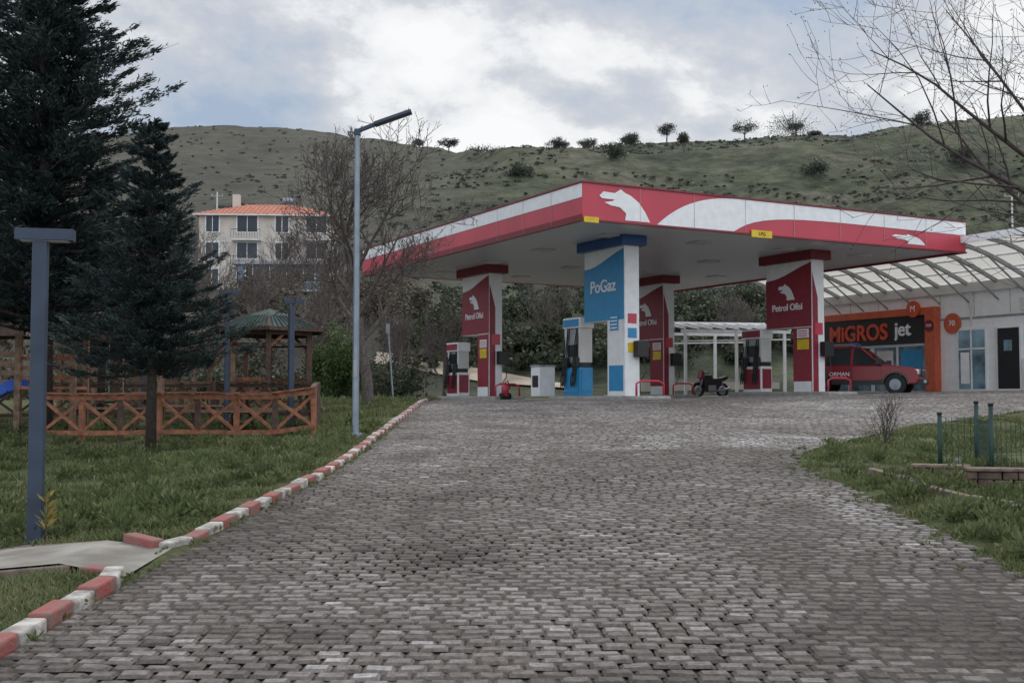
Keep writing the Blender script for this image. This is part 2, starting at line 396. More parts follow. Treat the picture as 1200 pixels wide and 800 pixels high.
# ---------------- grass
def make_grass():
    P=[];H=[];Vv=[]
    def scatter(n,fx,ylo,yhi,hs):
        for _ in range(n):
            u=random.random(); yv=ylo*(yhi/ylo)**u
            a,b_=fx(yv)
            xv=random.uniform(a,b_)
            if xv<-2.7 and 7.95<yv<9.4: continue
            cl=noise.noise((xv*1.5,yv*1.5,1)); c2=noise.noise((xv*.5,yv*.5,8)); c3=noise.noise((xv*.9,yv*.9,33))
            if cl+c2*.8<-.22+random.gauss(0,.08): continue
            h=hs*(.025+.035*random.random()+max(0,cl)**1.3*.16+max(0,c2)*.05)
            edge=min(1,abs(xv-b_)/.6) if xv<0 else min(1,abs(xv-a)/.6)
            h*=.4+.6*edge
            P.append((xv,yv,gz(xv,yv)-.035)); H.append(h*random.uniform(.5,1.35))
            v=.42+.30*cl+.25*c2+random.gauss(0,.13)+.4*max(0,c3)
            if random.random()<.10: v=.95
            Vv.append(min(max(v,0),1))
    scatter(120000,lambda y:(max(-.47*y-1,-13),xl(y)-.13),4.5,38,1.15)
    scatter(80000,lambda y:(xr(y)-.03,min(.47*y+1.2,xr(y)+9)),6,31,1.0)
    scatter(9000,lambda y:(max(-.47*y-1,-14),xl(min(y,34))-.1),34,54,2.0)
    P=np.array(P);H=np.array(H)[:,None];Vv=np.array(Vv); n=len(P)
    a=rng.uniform(0,2*np.pi,n); lean=np.stack([np.cos(a),np.sin(a),np.zeros(n)],1)*H*rng.uniform(.1,.9,(n,1))
    a2=rng.uniform(0,2*np.pi,n); dist=P[:,1:2]
    w=np.stack([np.cos(a2),np.sin(a2),np.zeros(n)],1)*(.0035+.00035*dist)*rng.uniform(.8,1.6,(n,1))
    up=np.array([[0,0,1.]])*H
    m1=P+up*.55+lean*.35; tip=P+up+lean
    V=np.stack([P-w,P+w,m1+w*.8,m1-w*.8],1).reshape(-1,3); V2=np.stack([m1-w*.8,m1+w*.8,tip+w*.1,tip-w*.1],1).reshape(-1,3)
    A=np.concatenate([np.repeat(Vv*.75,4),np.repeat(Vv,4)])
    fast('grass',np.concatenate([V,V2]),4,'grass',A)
make_grass()
C=[];D=[];A=[];LL=[]
for _ in range(480):
    if random.random()<.72:
        yv=9.8+random.random()**1.1*15; xv=random.uniform(max(-.46*yv,-10.5),xl(yv)-.3)
    else:
        yv=random.uniform(8,19); xv=random.uniform(xr(yv)+.3,min(.47*yv,xr(yv)+5))
    if noise.noise((xv*.5,yv*.5,8))<-.2: continue
    s=random.uniform(.08,.27); z=gz(xv,yv)-.035; base=random.uniform(.1,.65)
    for _ in range(int(60+s*300)):
        a=random.uniform(0,6.28); e=random.uniform(.25,1.4); dr=np.array([math.cos(a)*math.cos(e),math.sin(a)*math.cos(e),math.sin(e)])
        rr=random.random()**.5*s
        C.append(np.array([xv,yv,z])+dr*rr+np.array([random.gauss(0,.04),random.gauss(0,.04),0])); D.append(dr); LL.append(random.uniform(.04,.09)); A.append(min(1,max(0,base+random.gauss(0,.15))))
for _ in range(160):
    yv=random.uniform(5,24); xv=xl(yv)+abs(random.gauss(0,.05)) if random.random()<.5 else xr(yv)-abs(random.gauss(0,.15))
    z=road_z(yv); s=random.uniform(.02,.06)
    for _ in range(14):
        a=random.uniform(0,6.28); e=random.uniform(.2,1.2); dr=np.array([math.cos(a)*math.cos(e),math.sin(a)*math.cos(e),math.sin(e)])
        C.append(np.array([xv,yv,z])+dr*s); D.append(dr); LL.append(random.uniform(.02,.05)); A.append(random.uniform(.2,.7))
LL=np.array(LL); V=leaves(np.array(C),np.array(D),LL,LL*.38); fast('weeds',V,4,'grass',np.repeat(A,4))

# ---------------- trees
def bare_tree(name,base,H,r0,mat_,spread=.6,levels=4,nkids=(5,5,4,3),seed=1,bias=(0,0,0),fork=.25,minr=.006,buds=False,lean=(0,0,1),up=.25,lenf=.55):
    R=random.Random(seed); mb=MB(); tips=[]
    def br(p,d,L,r,lv):
        n=6 if lv<2 else 4; pts=[p]; rad=[r]; q=p.copy(); dd=d.copy()
        for i in range(n):
            dd=(dd+Vector((R.gauss(0,.13),R.gauss(0,.13),R.gauss(0,.08)+up*.25))*(1 if lv else .4)+Vector(bias)*.06).normalized()
            q=q+dd*(L/n); pts.append(q.copy()); rad.append(max(r*(1-.8*(i+1)/n) if lv else r*(1-.55*(i+1)/n),minr*.6))
        mb.tube(pts,rad,8 if lv==0 else (5 if lv<3 else 3),mat_,cap=False)
        if lv>=levels: tips.append(q.copy()); return
        k=nkids[min(lv,len(nkids)-1)]
        for c in range(k):
            t=fork+(1-fork)*(c+R.random()*.8)/k if lv==0 else .2+.8*(c+R.random())/k
            t=min(t,1); f=t*n; i=min(int(f),n-1); pp=pts[i].lerp(pts[i+1],f-i)
            rr=max((rad[i]*(1-(f-i))+rad[i+1]*(f-i))*.62,minr)
            ax=(pts[i+1]-pts[i]).normalized(); az=R.uniform(0,6.283); o=ax.orthogonal().normalized(); o=Matrix.Rotation(az+c*2.4,3,ax)@o
            nd=(ax*(1-spread*.55)+o*spread*R.uniform(.7,1.25)+Vector((0,0,up*.5))+Vector(bias)*.25).normalized()
            br(pp,nd,L*lenf*R.uniform(.75,1.2)*(1.15-.35*t if lv==0 else 1.1-.4*t),rr,lv+1)
    br(Vector(base),Vector(lean).normalized(),H,r0,0)
    if buds:
        for t in tips:
            for _ in range(2):
                c=t+Vector((R.gauss(0,.03),R.gauss(0,.03),R.gauss(0,.03)))
                mb.tube([c,c+Vector((0,0,.015))],[.006,.003],4,mat_)
    return mb.obj(name,smooth=True)
x=px(432,34); bare_tree('bare_tree',(x,34,gz(x,34)-.1),5.3,.18,'bark',spread=.78,levels=5,nkids=(9,6,5,4,2),seed=5,fork=.34,minr=.0115,up=.36,lenf=.64)
x=px(1345,13); bare_tree('bare_tree',(x,13,gz(x,13)-.1),4.6,.10,'barkred',spread=.8,levels=4,nkids=(12,6,4,3),seed=12,fork=.22,minr=.0038,buds=True,bias=(-.55,0,.05),up=.24,lenf=.62)
bare_tree('bare_shrub',(px(1035,17),17,gz(px(1035,17),17)),.35,.02,'barkred',spread=.8,levels=3,nkids=(9,4,3),seed=3,fork=.05,minr=.003,up=.8,lenf=1.0)
for i,(p,d,h,s) in enumerate([(520,52,2.6,21),(370,60,3.0,22),(300,64,3.2,23),(640,66,2.2,24),(470,58,2.4,25),(860,64,2.0,26),(330,75,3.4,28),(410,70,3.2,29),(240,70,3.6,30),(350,85,3.4,31)]):
    x=px(p,d); bare_tree('bare_tree',(x,d,gz(x,d)-.1),h,.1,'bark',spread=.8,levels=4,nkids=(8,5,4,3),seed=s,fork=.2,minr=.014,up=.5,lenf=.75)
def conifer(name,base,H,R,start,nlev,nb,nl,seed,leafL=.13,prof=None,ratio=.22,nc=9):
    rnd=random.Random(seed); e=empty(name,base); mb=MB()
    mb.tube([(0,0,0),(rnd.gauss(0,.04),0,H*.3),(0,rnd.gauss(0,.04),H*.7),(0,0,H)],[H*.018,H*.014,H*.008,.01],8,'barkdark')
    C=[];D=[];A=[]
    for l in range(nlev):
        t=(l+.5)/nlev; z=H*(start+(1-start)*t)
        pr=(1-t)**.75*(.55+.45*min(1,t*5)) if prof is None else prof(t)
        lev=rnd.uniform(.8,1.12)
        for b in range(nb):
            a=rnd.uniform(0,6.283); L=R*pr*lev*rnd.uniform(.4,1.15)+.12
            if rnd.random()<.14: L*=1.3
            zz=z+rnd.uniform(-.35,.35)*H/nlev
            up=rnd.uniform(-.12,.22)-.22*(1-t); o=np.array([math.cos(a),math.sin(a),0])
            pts=[]
            for q in range(5):
                f=q/4; pts.append(np.array([0,0,zz])+o*L*f+np.array([0,0,L*(up*f+.34*f*f)]))
            mb.tube([tuple(p) for p in pts],[.02*L+.006,.016*L+.004,.01*L+.003,.006,.003],3,'barkdark',cap=False)
            n=int(nl*(.3+L/R))
            cf=rng.random(nc)**.65; ci=rng.integers(0,nc,n); f=np.clip(cf[ci]+rng.normal(0,.045,n),0,1.06)
            side=np.array([-o[1],o[0],0]); cl=rng.normal(0,1,nc)
            wdt=L*.24*(1-.7*f)+.035
            lat=(cl[ci]*.9+rng.normal(0,.32,n))*wdt
            P=np.array([0,0,zz])+o*(L*f)[:,None]+np.array([0,0,1.])*(L*(up*f+.34*f*f))[:,None]
            P=P+side*lat[:,None]+np.array([0,0,1.])*(rng.normal(0,.3,n)*wdt*.5-.12*abs(lat)+.02)[:,None]
            d=o*.9+side*(np.sign(lat)*.6)[:,None]+rng.normal(0,.4,(n,3))+np.array([0,0,.5])
            C.append(P);D.append(d)
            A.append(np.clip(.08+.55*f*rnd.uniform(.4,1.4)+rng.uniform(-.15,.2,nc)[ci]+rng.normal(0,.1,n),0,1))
    C=np.concatenate(C);D=np.concatenate(D);A=np.concatenate(A); n=len(C)
    Ls=leafL*rng.uniform(.6,1.4,n)
    mb.obj('trunk',e,smooth=True)
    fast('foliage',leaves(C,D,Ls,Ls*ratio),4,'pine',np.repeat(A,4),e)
x=px(50,23); conifer('conifer_tree',(x,23,gz(x,23)-.05),12.5,2.25,.17,44,13,310,3,leafL=.13,prof=lambda t:(.85+.2*min(1,t*3))*(1-t**2.4)*(.9+.22*math.sin(t*17)))
x=px(178,20); conifer('conifer_tree',(x,20,gz(x,20)-.05),5.75,1.42,.24,25,11,290,4,leafL=.09,prof=lambda t:(.78+.25*min(1,t*6))*(1-t)**.8*(1+.18*math.sin(t*21))+.03)
x=px(-60,26); conifer('conifer_tree',(x,26,gz(x,26)-.05),12.0,2.8,.2,34,12,240,9,leafL=.16)
x=px(118,29); conifer('conifer_tree',(x,29,gz(x,29)-.05),6.3,1.5,.25,24,10,200,14,leafL=.14)

def blob(C,A,D,c,r,n,clumps=9,base=.5,dens=.35):
    c=np.array(c);r=np.array(r)
    cc=rng.normal(size=(clumps,3)); cc=cc/np.linalg.norm(cc,axis=1,keepdims=True)*rng.uniform(.25,.8,(clumps,1)); cc[:,2]=np.abs(cc[:,2])*1.0-.1
    idx=rng.integers(0,clumps,n); off=unit(rng.normal(size=(n,3)))*(rng.random((n,1))**.5)*dens*rng.uniform(.7,1.3,(n,1))
    p=cc[idx]+off; C.append(c+p*r); D.append(rng.normal(size=(n,3)))
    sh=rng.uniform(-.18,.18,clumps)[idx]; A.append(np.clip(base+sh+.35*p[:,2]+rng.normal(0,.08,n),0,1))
def bushmass(name,items,k,leaf,n,base=.5):
    C=[];A=[];D=[]
    for (x,y,r,h) in items:
        z=gz(x,y); blob(C,A,D,(x,y,z+h*.25),(r,r,h*.75),n,clumps=random.randint(7,13),base=base+random.uniform(-.15,.15))
    C=np.concatenate(C);D=np.concatenate(D);A=np.concatenate(A); Ls=leaf*rng.uniform(.6,1.4,len(C))
    return fast(name,leaves(C,D,Ls,Ls*.55),4,k,np.repeat(A,4))
x=px(397,40); bushmass('laurel_bush',[(x,40,1.0,3.3),(x-.5,40.5,.9,2.6),(x+.6,40.3,.8,2.6)],'bright',.11,2900)
it=[]
for _ in range(230):
    d=random.uniform(62,82); k=random.uniform(-.1,.42); it.append((k*d,d,random.uniform(.7,1.9),random.uniform(.8,2.4)))
bushmass('bank_scrub',it,'shrub',.26,330,.45)
it=[]
for _ in range(130):
    d=random.uniform(58,100); k=random.uniform(-.5,-.08); it.append((k*d,d,random.uniform(1,2.2),random.uniform(1.8,4.2)))
bushmass('dry_brush_mass',it,'brush',.22,520,.45)
it=[]
for _ in range(60):
    d=random.uniform(44,56); k=random.uniform(-.5,-.09); it.append((k*d,d,random.uniform(.8,1.6),random.uniform(1.0,2.4)))
bushmass('hedge_mass',it,'shrub',.18,450,.5)
it=[]
for _ in range(4200):
    d=90*(346/90)**random.random() if random.random()<.5 else random.uniform(150,346); k=random.uniform(-.08,.6); x=k*d
    if noise.noise((x*.02,d*.02,3))+.5*noise.noise((x*.07,d*.07,5))<-.08: continue
    s=random.uniform(.25,.8)*(2.5 if random.random()<.08 else 1); it.append((x,d,s*1.5,s*random.uniform(.6,1.0)))
for _ in range(900):
    d=random.uniform(110,450); k=random.uniform(-.5,-.06); s=random.uniform(.3,.9); it.append((k*d,d,s*1.5,s*.7))
bushmass('hillside_shrubs',it,'hshrub',.40,38,.5)
def hill_tree(p,d,H,R,seed,trunk=.35):
    x=px(p,d); z=gz(x,d); e=empty('distant_tree',(x,d,z)); mb=MB()
    mb.tube([(0,0,-.5),(.1,0,H*trunk),(.2,0,H*.75)],[.28,.2,.1],6,'bark')
    for a in range(5):
        mb.tube([(.1,0,H*trunk),(math.cos(a*1.3)*R*.6,math.sin(a*1.3)*R*.6,H*.72)],[.12,.05],4,'bark')
    mb.obj('trunk',e)
    C=[];A=[];D=[]; blob(C,A,D,(0,0,H*(trunk+.22)),(R,R,H*(1-trunk)*.66),1900,clumps=24,base=.2,dens=.36)
    Ls=.38*rng.uniform(.6,1.4,1900); fast('foliage',leaves(C[0],D[0],Ls,Ls*.5),4,'hshrub',np.repeat(A[0],4),e)
for a in [(783,348,6.5,4.3,1),(875,349,8,5.4,2),(936,348,5.5,2.8,3),(690,345,4,3.8,4,.1),(738,346,3.5,3,5,.1),(932,318,10,9,6,.03),(525,360,6,3.8,7),(585,352,4,5,8,.1),(803,300,5.5,2.2,9),(1085,290,6,3.4,10,.1),(720,270,5,4,11,.05),(490,400,4,3,12,.1),(957,250,5,4,13,.03),(655,300,4,3.5,14,.05),(1130,250,5,4,15,.05),(560,330,5,5.5,16,.05),(958,349,2.5,2.5,17,.05),(610,250,4,4,18,.05),(850,230,3.5,3.5,19,.05),(740,320,4.5,4,20,.05)]: hill_tree(*a)
mb=MB(); R_=random.Random(8)
for _ in range(90):
    k=R_.uniform(.2,.48) if R_.random()<.6 else R_.uniform(-.1,.3); d=R_.uniform(250,350); x=k*d; s=R_.uniform(.25,.7); z=gz(x,d)
    mb.tube([(x,d,z-.3),(x+s*.2,d,z+s*.5),(x,d,z+s*.8)],[s,s*.9,s*.4],6,'rock')
mb.obj('hillside_rocks')

# ---------------- fuel station canopy
TH=math.radians(28.5); Uv=Vector((math.cos(TH),math.sin(TH),0)); Vv_=Vector((-math.sin(TH),math.cos(TH),0)); C0=Vector((1.98,31.9,0))
def W(u,v): p=C0+Uv*u+Vv_*v; return p
can=empty('fuel_station_canopy',C0,TH); A_=15.6; B_=17.0; ZB=6.6; ZT=7.62
mb=MB(); mb.box(.25,A_-.25,.25,B_-.25,ZB+.12,ZB+.95,'grey'); mb.obj('roof_deck',can)
mb=MB()
vv=.13
while vv<B_-.2:
    mb.box(.12,A_-.12,vv,min(vv+.27,B_-.12),ZB+.02,ZB+.05,'soffit'); vv+=.30
mb.box(.12,A_-.12,.12,B_-.12,ZB+.08,ZB+.11,'grey'); mb.obj('soffit',can)
mb=MB()
for (a,b,c,d) in [(0,A_,0,.12),(0,A_,B_-.12,B_),(0,.12,.12,B_-.12),(A_-.12,A_,.12,B_-.12)]: mb.box(a,b,c,d,ZB,ZT,'red')
mb.obj('fascia',can)
mb=MB()
for (a,b,c,d) in [(-.04,A_+.04,-.04,.1),(-.04,A_+.04,B_-.1,B_+.04),(-.04,.1,.1,B_-.1),(A_-.1,A_+.04,.1,B_-.1)]:
    mb.box(a,b,c,d,ZT+.002,ZT+.05,'redtrim' )
for (a,b,c,d) in [(-.03,A_+.03,-.03,.1),(-.03,.1,.1,B_-.1),(A_-.1,A_+.03,.1,B_-.1)]:
    mb.box(a,b,c,d,ZB-.05,ZB-.002,'redtrim')
for s in np.arange(1.95,A_,1.95): mb.box(s-.005,s+.005,-.026,-.022,ZB,ZT,'grey')
for s in np.arange(1.7,B_,1.7): mb.box(-.026,-.022,s-.005,s+.005,ZB,ZT,'grey')
mb.obj('fascia_trim',can)
def face(polys,k,side,off=.012):
    mb=MB()
    for poly in polys:
        if side==0: vs=[(s,-off,ZB+h*1.02) for s,h in poly]
        else: vs=[(-off,s,ZB+h*1.02) for s,h in poly]
        mb.add(vs,[tuple(range(len(vs)))],k)
    return mb
def curve(pts,n=14):
    P=np.array(pts); out=[]
    for q in np.linspace(0,1,n):
        R=P.copy()
        while len(R)>1: R=R[:-1]*(1-q)+R[1:]*q
        out.append(tuple(R[0]))
    return out
low=curve([(15.6,.56),(9.5,.56),(7.0,.68),(6.1,.42),(5.4,.01)])
U_=curve([(2.55,.01),(3.1,.45),(3.9,.98),(5.6,.99)],20)
face([U_+[(15.6,.99)]+low],'white',0).obj('fascia_wave',can)
face([[(0,.60),(B_,.60),(B_,.99),(0,.99)]],'white',1).obj('fascia_band',can)
face([[(0,.0),(B_,.0),(B_,.13),(0,.13)]],'redtrim',1,.014).obj('fascia_edge',can)
wolf=[(0,.72),(.08,.86),(.30,.84),(.42,.98),(.50,.88),(.62,.80),(.78,.60),(.90,.32),(1.0,0),(.50,0),(.52,.22),(.40,.40),(.22,.44),(.10,.52),(.26,.58),(.30,.63),(.05,.64)]
face([[(.55+x*1.75,.05+y*.88) for x,y in wolf]],'white',0,.02).obj('wolf_emblem',can)
face([[(11.9+x*1.7+ (y*.2),.10+y*.32) for x,y in wolf]],'white',0,.02).obj('wolf_emblem',can)
mb=MB(); mb.box(6.05,6.85,-.07,-.03,ZB-.12,ZB+.1,'yellow'); mb.box(.02,.5,-.07,-.035,ZB-.1,ZB+.06,'yellow'); mb.obj('hazard_plate',can)
text('LPG',.16,(6.45,-.078,ZB-.01),0,'black',can,ext=.003)
mb=MB()
for u in np.linspace(2.5,A_-2.5,4):
    for v in np.linspace(2.5,B_-2.5,4): mb.box(u-.3,u+.3,v-.3,v+.3,ZB-.03,ZB+.015,'offwhite')
mb.obj('soffit_lamps',can)
def column(u,v,k,idx,label):
    base=gz(*W(u,v).xy); g=base-.02
    w=.28; y0=v-1.15; y1=v+1.15; yc=y0+.95
    mb=MB()
    mb.box(u-w,u+w,y0,yc,g,4.0,'white'); mb.box(u-w,u+w,y0,y1,4.0,6.3,'white')
    mb.box(u-w-.18,u+w+.18,y0-.18,y1+.2,6.3,ZB+.015,'redtrim' if k!='blue' else 'darkblue')
    mb.obj('column_%d'%idx,can,bevel=.01)
    arc=[(y0,4.02),(y1,4.02),(y1,5.72)]+curve([(y1,5.72),(y1-.9,5.72),(y0+1.0,6.02),(y0,6.22)],8)[1:]
    mb=MB(); mb.add([(u-w-.015,a,b) for a,b in arc],[tuple(range(len(arc)))],k)
    mb.add([(u-w-.015,y0+.02,g+.1),(u-w-.015,yc-.02,g+.1),(u-w-.015,yc-.02,3.98),(u-w-.015,y0+.02,3.98)],[(0,1,2,3)],k if k!='blue' else 'white')
    mb.add([(u-w+.02,y0-.012,g+.1),(u-w+.26,y0-.012,g+.1),(u-w+.26,y0-.012,5.0),(u-w+.02,y0-.012,5.9)],[(0,1,2,3)],k if k!='blue' else 'white')
    if k=='blue':
        mb.add([(u-w-.018,y0+.05,g+.3),(u-w-.018,yc-.1,g+.3),(u-w-.018,yc-.1,g+1.1),(u-w-.018,y0+.05,g+1.1)],[(0,1,2,3)],'blue')
        for j in range(3):
            mb.box(u-w+.12,u+w-.12,y0-.03,y0-.002,g+1.5+j*.45,g+1.8+j*.45,['yellow','blue','red'][j])
        mb.box(u-w-.04,u-w-.002,y0+.3,y0+.75,g+2.2,g+2.7,'blue')
        for j in range(4): mb.box(u-w-.045,u-w-.041,y0+.34,y0+.71,g+2.25+j*.11,g+2.29+j*.11,'white')
    else:
        mb.box(u-w-.04,u-w-.016,y0+.15,y0+.7,g+1.6,g+1.95,'yellow')
        mb.box(u-w-.04,u-w-.016,y0+.15,y0+.7,g+2.0,g+2.3,'white')
        for j in range(3): mb.box(u-w-.045,u-w-.041,y0+.2,y0+.65,g+2.05+j*.08,g+2.08+j*.08,'red')
        mb.box(u-w+.1,u+w-.1,y0-.03,y0-.014,g+2.1,g+2.5,'red')
        mb.box(u-w-.03,u-w-.016,y0+.05,yc-.05,g+.15,g+.5,'white')
    mb.obj('banner_%d'%idx,can)
    mb=MB(); mb.box(u+.02,u+.42,y0-.3,y0-.05,g+1.35,g+1.85,'black'); mb.box(u+.1,u+.2,y0-.05,y0,g+1.5,g+1.6,'black')
    mb.tube([(u+.3,y0-.2,g+1.35),(u+.35,y0-.25,g+.9),(u+.2,y0-.15,g+.6)],.02,6,'black'); mb.obj('payment_box_%d'%idx,can,bevel=.05)
    if k!='blue': text(label,.33,(u-w-.03,v+.05,4.72),math.radians(-90),'white',can,bold=.004)
    else: text(label,.56,(u-w-.03,v+.02,5.1),math.radians(-90),'white',can,bold=.004)
    if k!='blue':
        mb=MB(); mb.add([(u-w-.03,v+.5-x*.85,4.98+y*.6) for x,y in wolf],[tuple(range(len(wolf)))],'white'); mb.obj('wolf_emblem',can)
CO=[(3.2,3.4,'blue','PoGaz'),(3.2,12.5,'darkred','Petrol Ofisi'),(11.3,12.5,'darkred','Petrol Ofisi'),(10.9,3.4,'darkred','Petrol Ofisi')]
for i,(u,v,k,l) in enumerate(CO): column(u,v,k,i+1,l)
def island(u,v,i):
    p=W(u,v); g=gz(p.x,p.y); e=empty('pump_island',(p.x,p.y,g),TH); mb=MB(); mb.box(-.65,.65,-2.3,2.9,-.1,.13,'conc'); mb.obj('kerb_slab',e,bevel=.05)
    mb=MB()
    mb.tube([(-.5,-2.1,.1),(-.5,-2.1,.5),(-.3,-2.1,.58),(.3,-2.1,.58),(.5,-2.1,.5),(.5,-2.1,.1)],.035,8,'red')
    mb.obj('guard_rail',e,smooth=True)
for i,(u,v,_,_) in enumerate(CO): island(u,v,i)
def pump(u,v,k,tall=2.15):
    p=W(u,v); g=gz(p.x,p.y)+.13; e=empty('fuel_pump',(p.x,p.y,g),TH); mb=MB()
    mb.box(-.26,.26,-.5,.5,0,.95,'white' if k!='blue' else 'blue'); mb.box(-.22,.22,-.46,.46,.95,1.1,'black')
    mb.box(-.24,.24,-.5,-.38,1.1,tall-.35,'offwhite'); mb.box(-.24,.24,.38,.5,1.1,tall-.35,'offwhite')
    mb.box(-.2,.2,-.38,.38,1.1,tall-.35,'grey'); mb.box(-.28,.28,-.54,.54,tall-.35,tall,'white'); mb.obj('cabinet',e,bevel=.02)
    mb=MB()
    mb.box(-.285,-.262,-.44,.44,.12,.85,k); mb.box(-.225,-.202,-.3,.3,1.3,1.7,'glass'); mb.box(-.3,-.282,-.48,.48,tall-.3,tall-.06,k)
    mb.box(-.2,.2,-.525,-.502,.15,.85,k); mb.obj('panels',e)
    mb=MB()
    for s in (-1,1):
        for j in range(3):
            yy_=s*(.42-.1*j) if s>0 else -.42+.1*j
            mb.box(-.34,-.24,yy_-.035,yy_+.035,.98,1.28,'black')
            mb.tube([(-.3,yy_,1.0),(-.42,yy_+.03,.6),(-.4,yy_+.05,.3),(-.33,yy_+.08,.5),(-.3,yy_+.08,1.2),(-.2,yy_,tall-.36)],.018,6,'rubber')
    mb.obj('nozzles_and_hoses',e)
pump(3.2,5.4,'blue',2.6); pump(3.2,14.6,'darkred'); pump(11.3,14.6,'darkred'); pump(10.9,5.4,'darkred',2.3)
p=W(2.7,6.9); e=empty('service_cabinet',(p.x,p.y,gz(p.x,p.y)+.13),TH); mb=MB(); mb.box(-.3,.3,-.3,.3,0,1.0,'white'); mb.box(-.33,.33,-.33,.33,1.0,1.06,'grey'); mb.box(-.31,-.301,-.2,.2,.3,.7,'black'); mb.obj('body',e,bevel=.02)
p=W(3.0,10.2); e=empty('fire_extinguisher',(p.x,p.y,gz(p.x,p.y)+.01),TH); mb=MB(); mb.tube([(0,0,.12),(0,0,.5),(0,0,.62)],[.14,.14,.05],12,'red'); mb.cyl((-.2,0,.12),(.2,0,.12),.12,'rubber'); mb.tube([(0,0,.62),(.1,0,.7),(.2,0,.4)],.02,6,'black'); mb.obj('body',e,smooth=True)

# ---------------- shop
TS=math.radians(28.5-90); S0=Vector((16.9,45,0)); gs=gz(16.9,45)
shop=empty('shop_building',(S0.x,S0.y,gs),TS)
ZW=5.96-gs
mb=MB(); mb.box(-8.2,16,0,10,-.3,ZW,'white'); mb.obj('walls',shop)
mb=MB(); mb.box(-8.3,16.1,-.12,.0-.003,ZW-.35,ZW+.02,'offwhite');
for xx in np.arange(-8,16,1.6): mb.box(xx,xx+.02,-.012,-.002,2.9,ZW-.36,'grey')
mb.box(-8.2,16,-.03,-.002,2.78,2.86,'grey')
for i,xx in enumerate(np.arange(1.5,16,3.1)): mb.cyl((xx,-.06,2.5),(xx,-.06,ZW-.36),.04,'offwhite',n=8)
mb.obj('wall_trim',shop)
mb=MB(); mb.box(-6.9,-6.4,-.35,-.004,0,3.35,'orange'); mb.box(-.5,.0,-.35,-.004,0,3.35,'orange'); mb.box(-6.4,-.5,-.35,-.004,3.05,3.35,'orange'); mb.obj('portal_frame',shop,bevel=.02)
mb=MB(); mb.box(-6.39,-.51,-.28,-.006,1.95,3.04,'black'); mb.obj('sign_board',shop)
text('MiGROS',.92,(-4.1,-.31,2.45),0,'migros',shop,bold=.022,ext=.03); text('jet',.8,(-1.65,-.31,2.52),0,'white',shop,bold=.01,ext=.03)
mb=MB(); mb.cyl((-.98,-.36,3.3),(-.98,-.46,3.3),.33,'migros',n=20); mb.cyl((.62,-.08,2.65),(.62,-.03,2.65),.4,'orange',n=24); mb.cyl((-.25,-.36,2.6),(-.25,-.40,2.6),.23,'redtrim',n=20); mb.obj('round_badge',shop); text('M',.36,(-.98,-.47,3.3),0,'white',shop,ext=.01); text('70',.3,(.62,-.1,2.65),0,'white',shop,ext=.01); text('7/24',.16,(-.25,-.41,2.6),0,'white',shop,ext=.005)
mb=MB()
mb.box(-6.38,-.52,-.05,-.008,0.05,1.94,'glassblue')
for xx in (-6.38,-4.9,-3.6,-3.5,-2.2,-.6): mb.box(xx,xx+.08,-.09,-.052,.02,1.94,'white')
mb.box(-6.38,-.52,-.12,-.092,1.84,1.94,'white'); mb.box(-3.3,-2.4,-.06,-.052,.5,1.7,'offwhite'); mb.box(-5.9,-5.1,-.06,-.052,.4,1.6,'blue'); mb.box(-2.0,-.9,-.06,-.052,.9,1.7,'blue'); mb.obj('glass_front',shop)
mb=MB()
for (a,b) in [(.9,2.1),(2.6,3.6),(5.0,7.6),(8.4,11),(11.8,14.4)]:
    mb.box(a-.08,b+.08,-.06,-.004,0.0,2.45,'white'); mb.box(a,b,-.075,-.062,.1,2.35,'glassblue' if a!=2.6 else 'black')
    if a!=2.6: mb.box((a+b)/2-.03,(a+b)/2+.03,-.1,-.078,.05,2.4,'white'); mb.box(a,b,-.1,-.079,1.6,1.66,'white')
mb.box(2.6,2.68,-.12,-.078,.0,2.4,'offwhite'); mb.box(2.95,3.3,-.082,-.077,1.5,1.9,'glassblue')
mb.box(3.8,4.5,-.2,-.01,0,1.2,'offwhite'); mb.box(3.85,4.45,-.32,-.01,2.95,3.4,'offwhite'); mb.obj('windows',shop)
mb=MB(); mb.box(-7.9,-7.2,-.2,-.004,.3,2.2,'darkred'); mb.box(1.0,1.4,-.09,-.078,.3,1.5,'white'); mb.obj('posters',shop)
mb=MB(); D_=3.9; zi=ZW+.03; zo=7.05-gs
def aw(t): return (-D_*t, zi+(zo-zi)*math.sin(t*1.35)/math.sin(1.35))
n=8
for i in range(n):
    (ya,za),(yb,zb)=aw(i/n),aw((i+1)/n)
    mb.add([(-8.2,ya,za),(16,ya,za),(16,yb,zb),(-8.2,yb,zb)],[(0,1,2,3)],'poly')
mb.obj('awning_sheet',shop,smooth=True)
mb=MB()
for xx in np.arange(-8.1,16,1.35):
    for i in range(n):
        (ya,za),(yb,zb)=aw(i/n),aw((i+1)/n); mb.beam((xx,ya,za-.09),(xx,yb,zb-.09),.09,.14,'grey')
    mb.beam((xx,0,zi-.75),(xx,-D_*.55,aw(.55)[1]-.16),.05,.05,'grey')
for t in (.02,.25,.5,.75,1.0):
    y_,z_=aw(t); mb.beam((-8.2,y_,z_-.06),(16,y_,z_-.06),.05,.05,'white')
mb.box(-8.2,16,-D_-.12,-D_-.03,zo-.16,zo+.08,'white'); mb.obj('awning_frame',shop)
mb=MB(); mb.box(2.0,2.9,2,2.8,ZW,ZW+1.5,'white'); mb.cyl((5,3,ZW),(5,3,ZW+3.5),.04,'steel'); mb.tube([(5,3,ZW+3.3),(5,2.6,ZW+3.4)],[.05,.45],14,'offwhite'); mb.obj('roof_units',shop)

